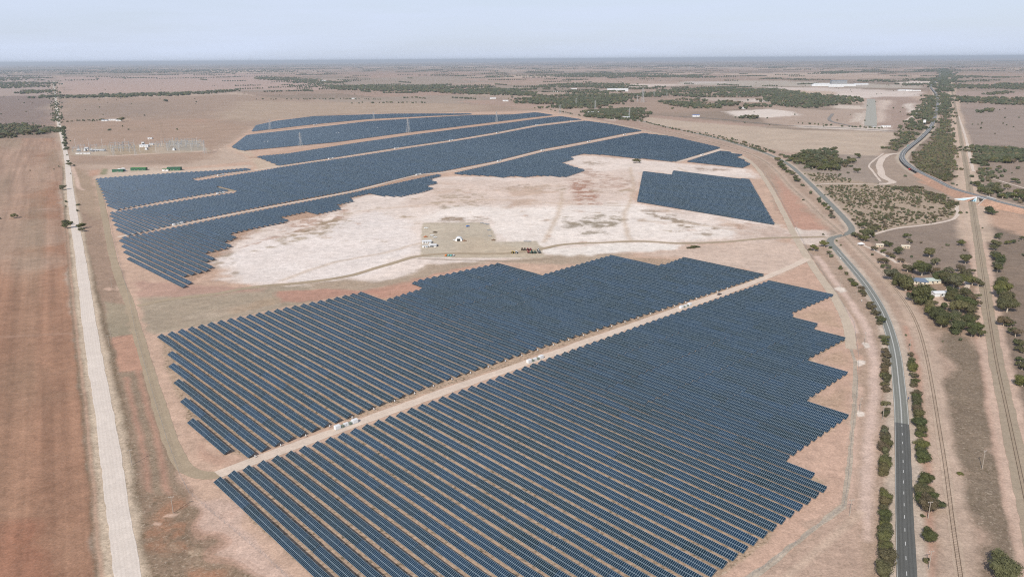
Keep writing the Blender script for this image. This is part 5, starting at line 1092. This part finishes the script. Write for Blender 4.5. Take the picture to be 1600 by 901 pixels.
fill([(1425,255),(1432,240),(1452,225),(1468,212),(1488,214),(1490,245),(1488,280),(1475,284),(1455,278),(1436,268)], 'dry scrub between highway and railway', 'shrub', .85, 6.4, .92, (2.6, 4.6), 1.2)
fill([(1456,218),(1468,196),(1470,178),(1484,178),(1487,214),(1466,226)], 'dry scrub between highway and railway', 'tree', .6, 10, .95, (3, 5), 1.2)
fill([(1468,178),(1470,160),(1468,146),(1482,146),(1485,178)], 'wooded strip between highway and railway', 'tree', .2, 15, 1, (4, 6)); fill([(1460,144),(1466,132),(1472,112),(1477,108),(1481,122),(1484,144)], 'wooded strip between highway and railway', 'tree', False, 34, 1, (5, 7))
fill([(1481,112),(1485,112),(1494,128),(1489,132),(1486,128)], 'far trees right of the railway', 'tree', False, 40, 1, (5, 7))
fill([(1386,238),(1412,206),(1432,210),(1418,224),(1405,233)], 'bushland left of the highway bend', 'tree', .5, 11, .95, (3.5, 5.5)); fill([(1448,150),(1460,151),(1459,175),(1453,190),(1440,203),(1424,204),(1443,188),(1448,166)], 'bushland left of the highway straight', 'tree', .35, 15, 1, (4, 6)); fill([(1411,202),(1436,178),(1441,160),(1446,155),(1445,166),(1440,182),(1417,204)], 'bushland left of the highway straight', 'tree', .2, 15, .9, (4, 6))
fill([(1517,229),(1560,232),(1600,234),(1660,236),(1660,258),(1600,254),(1570,256),(1545,254),(1532,262),(1522,250)], 'woodland east of the railway', 'tree', .2, 9.5, .95, (4, 6.5)); fill([(1519,268),(1535,264),(1568,268),(1566,280),(1548,284),(1525,286)], 'woodland east of the railway', 'tree', .3, 9.5, .7, (3, 5)); fill([(1521,280),(1540,290),(1575,295),(1600,298),(1660,310),(1660,330),(1600,318),(1565,312),(1530,302)], 'woodland east of the railway', 'tree', .15, 9.5, .72, (3.5, 6))
fill([(1514,230),(1520,240),(1519,258),(1514,262),(1512,245)], 'woodland east of the railway', 'tree', .2, 14, .4, (2.5, 4))
for u, v, w_ in [(1591,264,8),(1560,264,9),(1581,271,4),(1586,285,12),(1592,287,8),(1571,291,4),(1488,288,6),(1495,290,5),(1475,280,5)]: addw(u, v, w_, 1.0, 'field east of the railway')
W_ = 'distant woodland'
FA = [([(93,150),(150,149),(220,147),(300,145),(370,140.5),(372,143),(300,149),(200,153),(92,154)], 0, None), ([(-200,130),(82,129),(83,138),(-200,139)], 0, None), ([(20,142),(82,142),(83,148),(40,147)], 0, None), ([(50,151),(82,151),(82,154),(52,154)], 0, None), ([(-200,122),(82,122),(82,126.5),(-200,127)], 0, .42), ([(-200,110),(120,109),(330,109),(520,112),(330,114),(90,115.5),(-200,115)], 0, .45),
      ([(-150,197),(25,196),(50,194),(88,200),(89,213),(60,216),(30,211),(10,217),(-150,217)], .5, .38), ([(400,121),(440,121),(515,126),(535,131),(530,141),(500,136),(470,129),(400,125)], .1, .40), ([(522,139),(532,134),(600,134.5),(700,133),(760,137),(810,141),(820,150),(760,149),(700,146),(600,142.5),(525,141)], 0, None),
      ([(650,118),(800,119),(860,117.5),(900,115),(960,113.5),(1060,117),(1130,119),(1120,122),(1000,121.5),(900,121),(800,121.5)], 0, .36), ([(830,137),(860,133),(920,129),(1000,134),(1075,138),(1000,141),(900,137),(860,142)], .1, .45), ([(800,140),(835,139),(838,152),(810,156),(800,150)], .1, .40),
      ([(860,148),(900,142),(960,143),(1000,147),(1060,141),(1012,156),(980,160),(940,158),(900,160),(860,162),(820,163),(800,158)], .15, .42), ([(800,160),(860,155),(930,156),(975,162),(930,170),(880,172),(830,168)], .15, .40), ([(912,175),(960,168),(1002,170),(1012,183),(985,188),(945,185),(912,184)], .1, .32),
      ([(1010,146),(1060,140.5),(1110,138),(1200,142),(1228,149),(1190,152),(1100,153),(1040,150)], 0, None), ([(1028,159),(1060,156),(1100,156),(1150,160),(1157,170),(1110,171),(1050,166)], .05, .32), ([(1200,141),(1225,141),(1262,147),(1315,151),(1347,153),(1347,161),(1310,162),(1272,171),(1235,168),(1200,166)], 0, None), ([(1155,158),(1200,157),(1205,170),(1160,168)], .1, .45),
      ([(1488,133),(1540,133.5),(1580,130.5),(1660,132),(1660,143),(1550,139.5),(1490,139)], 0, None), ([(1496,152),(1560,154),(1660,156),(1660,165),(1560,163.5),(1500,161)], .1, .36), ([(1537,145),(1575,144),(1595,148),(1540,149)], .1, .4), ([(1528,172),(1545,171),(1558,176),(1532,177)], .1, .35), ([(1490,118.5),(1540,120),(1542,122),(1490,122)], 0, .3),
      ([(1415,125),(1462,122),(1462,127),(1420,127)], 0, None), ([(1400,132),(1460,131),(1462,134),(1405,134.5)], 0, .35), ([(1440,110),(1475,107),(1470,111),(1440,113)], 0, .35), ([(1055,170),(1100,172),(1190,183),(1200,187),(1140,185),(1060,178)], .3, .52), ([(1270,113.5),(1320,111),(1340,114),(1290,116)], 0, .35), ([(1340,127),(1385,125.5),(1390,128),(1350,128.5)], 0, .3)]
for P, br, thr in FA: fill(P, W_, 'tree', max(br, .22), None, .95, (2.8, 7.0), 1.35, thr if thr is not None else .31, 1700)
# tree lines
def tline(pts, area, n, r=(4, 6), brown=.2):
    for k in range(n):
        t = random.random()*(len(pts)-1); i = int(t); f = t-i; u = pts[i][0]+(pts[i+1][0]-pts[i][0])*f; v = pts[i][1]+(pts[i+1][1]-pts[i][1])*f; x, y = at(u, v); d = math.hypot(x, y); rr = random.uniform(*r)
        plants.append(dict(kind='tree', x=x+random.uniform(-4, 4), y=y+random.uniform(-8, 8)*d/1000, r=rr, h=rr*1.4, area=area, brown=random.random() < brown, d=d))
tline([(81,126),(84.5,160),(88,190)], 'trees shading the far farm road', 120, (5, 7)); tline([(84.5,126),(90,160),(96,193)], 'trees shading the far farm road', 110, (5, 7))
tline([(98,191),(120,189.5),(150,189),(166,187)], 'homestead tree row', 26, (4, 6)); tline([(400,155.5),(470,155.5),(540,155),(600,156)], W_, 60, (5, 7)); tline([(630,154),(650,152.5),(664,155)], W_, 26, (6, 9)); tline([(552,161.5),(668,161)], W_, 26, (5, 8)); tline([(705,153),(745,155.5)], W_, 34, (6, 9)); tline([(800,157),(795,155)], W_, 6)
tline([(860,172),(905,181),(955,186),(1005,190)], 'hedge along the far sealed road', 60, (4, 6)); tline([(1000,189),(1040,199.5),(1090,209),(1130,218),(1170,229),(1200,240)], 'hedge along the far sealed road', 130, (3, 4.5), .3); tline([(1100,208),(1160,222),(1190,232),(1228,246)], 'hedge along the far sealed road', 60, (3, 4.5), .3)
line_plants([(1213,252,9),(1222,260,10),(1232,270,10),(1243,279,10),(1252,287,10)], 9, 'hedge left of the sealed road before the bend', 'shrub', .1, 1.2, .6); addw(1254,291,7,1.5,'hedge left of the sealed road before the bend'); addw(1266,303,7,1.5,'hedge left of the sealed road before the bend'); addw(1279,313,8,1.5,'hedge left of the sealed road before the bend'); addw(1255,313,4,1.5,'hedge left of the sealed road before the bend')
line_plants([(1281,316,6),(1290,324,6),(1299,334,6)], 6, 'hedge left of the sealed road before the bend', 'shrub', .2); addw(1300,341,9,1.1,'hedge left of the sealed road before the bend'); addw(1296,338,6,1.1,'hedge left of the sealed road before the bend')
tline([(1250,193),(1330,199),(1380,201)], W_, 34, (4, 6)); tline([(1380,201),(1440,201)], W_, 8, (4, 6)); tline([(990,187),(1005,187)], W_, 10)
addw(994, 254.5, 14, .9, 'bare gravel above the salt pan'); addw(1083, 387, 14, .7, 'salt pan south edge', 'shrub'); addw(1076, 388, 8, .8, 'salt pan south edge', 'shrub', True); addw(1090, 386.5, 9, .6, 'salt pan south edge', 'shrub')
# loose paddock trees
for k in range(620):   # lines of scrub that band the plain towards the horizon
    hv = random.uniform(1.6, 15); u0 = random.uniform(-60, 1660); v = 98.5-u0*.0069+hv
    x, y = at(u0, v); d = math.hypot(x, y); n = random.randint(4, 22) if hv < 9 else random.randint(2, 9); a = random.uniform(-.06, .06) if random.random() < .75 else random.choice([A0, A0+math.pi/2])
    for q in range(n):
        rr = d*.0019; plants.append(dict(kind='tree', x=x+math.cos(a)*q*d*.0030, y=y+math.sin(a)*q*d*.0030, r=rr, h=random.uniform(12, 22) if d > 9000 else random.uniform(9, 14), area='shelter belts on the horizon', brown=False, d=d))
for k in range(900):
    v = 105+115*random.random()**2.0; u = random.uniform(-80, 1660)
    if v > 150 and 330 < u < 1130: continue
    if v > 165 and u < 400 and random.random() < .8: continue
    if v > 205 and u < 1500: continue
    x, y = at(u, v); rr = random.uniform(3.5, 6.5)*(1+v_ if (v_ := max(0, (150-v)/70)) else 1); d = math.hypot(x, y); plants.append(dict(kind='tree', x=x, y=y, r=rr, h=rr*1.2, area='scattered paddock trees', brown=random.random() < .3, d=d))
for k in range(620):   # far dark streaks: shelter belts
    v = random.choice([random.uniform(99.5, 121), random.uniform(104, 150)]); u0 = random.uniform(-100, 1650); v -= (u0-0)*11/1600*.9; v = max(v, 99.2-u0*.0069+2.6)
    
    if v > 128 and not (400 < u0 < 1290): continue
    x, y = at(u0, v); d = math.hypot(x, y); n = random.randint(5, 16); a = random.choice([A0, A0+math.pi/2, 0.05, .3]) 
    for q in range(n):
        rr = random.uniform(9, 16); plants.append(dict(kind='tree', x=x+math.cos(a)*q*d*.0028, y=y+math.sin(a)*q*d*.0028, r=max(rr, d*.0019), h=random.uniform(11, 18), area='far shelter belts', brown=False, d=d))
print('plants', len(plants))
for p in plants: p['px'] = p['h']*1220/max(1, p['d'])*max(.3, p['r']/p['h'])
LAB = {'hedge left of the sealed road': 'in the hedge left of the sealed road', 'hedge right of the sealed road': 'in the hedge right of the sealed road', 'farmhouse garden': 'in the farmhouse garden', 'clump at the road bend': 'in the clump at the road bend', 'copse right of the sealed road': 'in the copse beyond the road bend'}
keep = {}; stuff = {}
for kind in ('tree', 'shrub'):
    L_ = sorted([p for p in plants if p['kind'] == kind], key=lambda p: -p['px']); keep[kind] = L_[:300]
    for p in L_[300:]: stuff.setdefault((kind, p['area'], p['brown']), []).append(p)
def lookword(p): return ('brownish' if p['brown'] else 'olive green')
for kind in ('tree', 'shrub'):
    byarea = {}
    for p in keep[kind]: byarea.setdefault((p['area'], p['brown']), []).append(p)
    for (area, br), L_ in byarea.items():
        L_.sort(key=lambda p: p['d'])
        for k, p in enumerate(L_):
            px = p['h']*1220/p['d']; g = random.Random(k*7+len(L_)); rz = g.uniform(0, 6.28)
            where = area if area.startswith(('hedge', 'verge', 'copse', 'bushland', 'woodland', 'scrub', 'clump')) else area
            lab = f"{lookword(p)} {kind}, {ordw(k+1)} nearest of its colour in the {where}" if len(L_) > 1 else f"only {lookword(p)} {kind} in the {where}"
            if len(lab.split()) > 16: lab = f"{lookword(p)} {kind}, {ordw(k+1)} nearest, {where}"
            lod = 'hi' if px > 13 else 'mid'
            if lod == 'hi' and (kind == 'shrub' or g.random() < .3): lod = 'dome'
            km = g.randrange({'hi': 7, 'mid': 8, 'dome': 4}[lod]); sc = (p['r']*1.12, p['r']*1.12*g.uniform(.88, 1.1), p['h']/1.3)
            if kind == 'tree':
                t = empty('gum_tree' if not br else 'dry_tree', (p['x'], p['y'], 0), rz); t.scale = sc; tag(t, lab, 'tree', 'trees in the '+area)
                c = obj('crown', get(lod, km, br), t); obj('trunk', TR[km % 4], t)
            else:
                o = obj('shrub', get(lod, km, br), None, (p['x'], p['y'], -p['h']*(.22 if lod != 'dome' else .02)), rz); o.scale = sc; tag(o, lab, 'shrub', 'shrubs in the '+area)
def merge(name, L_, m, label, cat, zoff=0.0):
    V = []; Fc = []; T = []; off = 0
    for p in L_:
        k = int(rng.integers(0, 8)); px = p['h']*1220/p['d']; av, af = (MID if px > 7 else (LOW if px > 3.2 else TINY))[k]; a = rng.uniform(0, 6.28); c, s = math.cos(a), math.sin(a)
        v = av*np.array([p['r']*1.1, p['r']*1.1, p['h']/1.3]); X = v[:, 0]*c-v[:, 1]*s+p['x']; Y = v[:, 0]*s+v[:, 1]*c+p['y']; V.append(np.stack([X, Y, v[:, 2]-p['h']*.22+zoff], -1)); Fc.append(af+off); off += len(v); T.append(np.full(len(v), rng.random()))
    me = mesh_np(name, np.vstack(V), np.vstack(Fc), m); a = me.attributes.new('Tint', 'FLOAT', 'POINT'); a.data.foreach_set('value', np.concatenate(T).astype(np.float32)); o = obj(name, me); tag(o, label, cat, kind='stuff'); return o
for (kind, area, br), L_ in stuff.items():
    nm = 'woodland' if kind == 'tree' else 'scrub'
    merge(nm, L_, (MFsb if br else MFs), f"{'brownish' if br else 'green'} {'trees' if kind == 'tree' else 'low shrubs'} of the {area}"[:90], 'trees' if kind == 'tree' else 'shrubs')

# ------------------------------------------------------------------ low far hills and the air
def hills(name, r0, r1, a0, a1, hmax, seed, m):
    n = 160; V = []; g = np.random.default_rng(seed)
    az = np.radians(np.linspace(a0, a1, n)); hp = hmax*(.25+.75*fbm(np.arange(n)*1.0, np.zeros(n), 22, seed, 4))*np.sin(np.linspace(0, math.pi, n))**.5
    for t, z in ((0, -1), (.35, .6), (.55, 1), (.75, .7), (1, -1)):
        rr = r0+(r1-r0)*t+800*vn(np.arange(n)*1.0, np.full(n, t*10.), 9, seed); V.append(np.stack([rr*np.sin(az), rr*np.cos(az), np.where(z < 0, -2, hp*z)], -1))
    V = np.stack(V, 1).reshape(-1, 3); i = np.arange(n-1)[:, None]*5; j = np.arange(4)[None, :]; Fq = np.stack([i+j, i+j+1, i+6+j, i+5+j], -1).reshape(-1, 4)[:, ::-1]
    structure(name, mesh_np(name, V, Fq, m, smooth=True))
M_hill = dirt_material('far_hill_soil', C(150, 138, 126), 1.0)
hills('hills', 26000, 34000, 4, 48, 105, 3, M_hill); hills('hills', 30000, 40000, -50, 12, 60, 8, M_hill); hills('hills', 19000, 24000, 14, 46, 50, 5, M_hill)
hm = D.materials.new('haze'); hm.use_nodes = True; nt = hm.node_tree; nt.nodes.remove(nt.nodes['Principled BSDF']); pv_ = N(nt, 'VolumePrincipled')
pv_.inputs['Color'].default_value = (.82, .90, 1.0, 1); pv_.inputs['Density'].default_value = 3.3e-5; pv_.inputs['Anisotropy'].default_value = .15
L(nt, pv_.outputs[0], nt.nodes['Material Output'].inputs['Volume'])
q = 155000; o = MB().box(-q, -q, -3, q, q, 260).build('haze', hm); tag(o, kind='stuff', label='pale blue air haze over the whole plain', cat='haze')
SC.cycles.volume_bounces = 0; SC.cycles.max_bounces = 6

SC.cycles.use_denoising = False; SC.cycles.filter_width = 1.15; SC.cycles.sample_clamp_indirect = 3
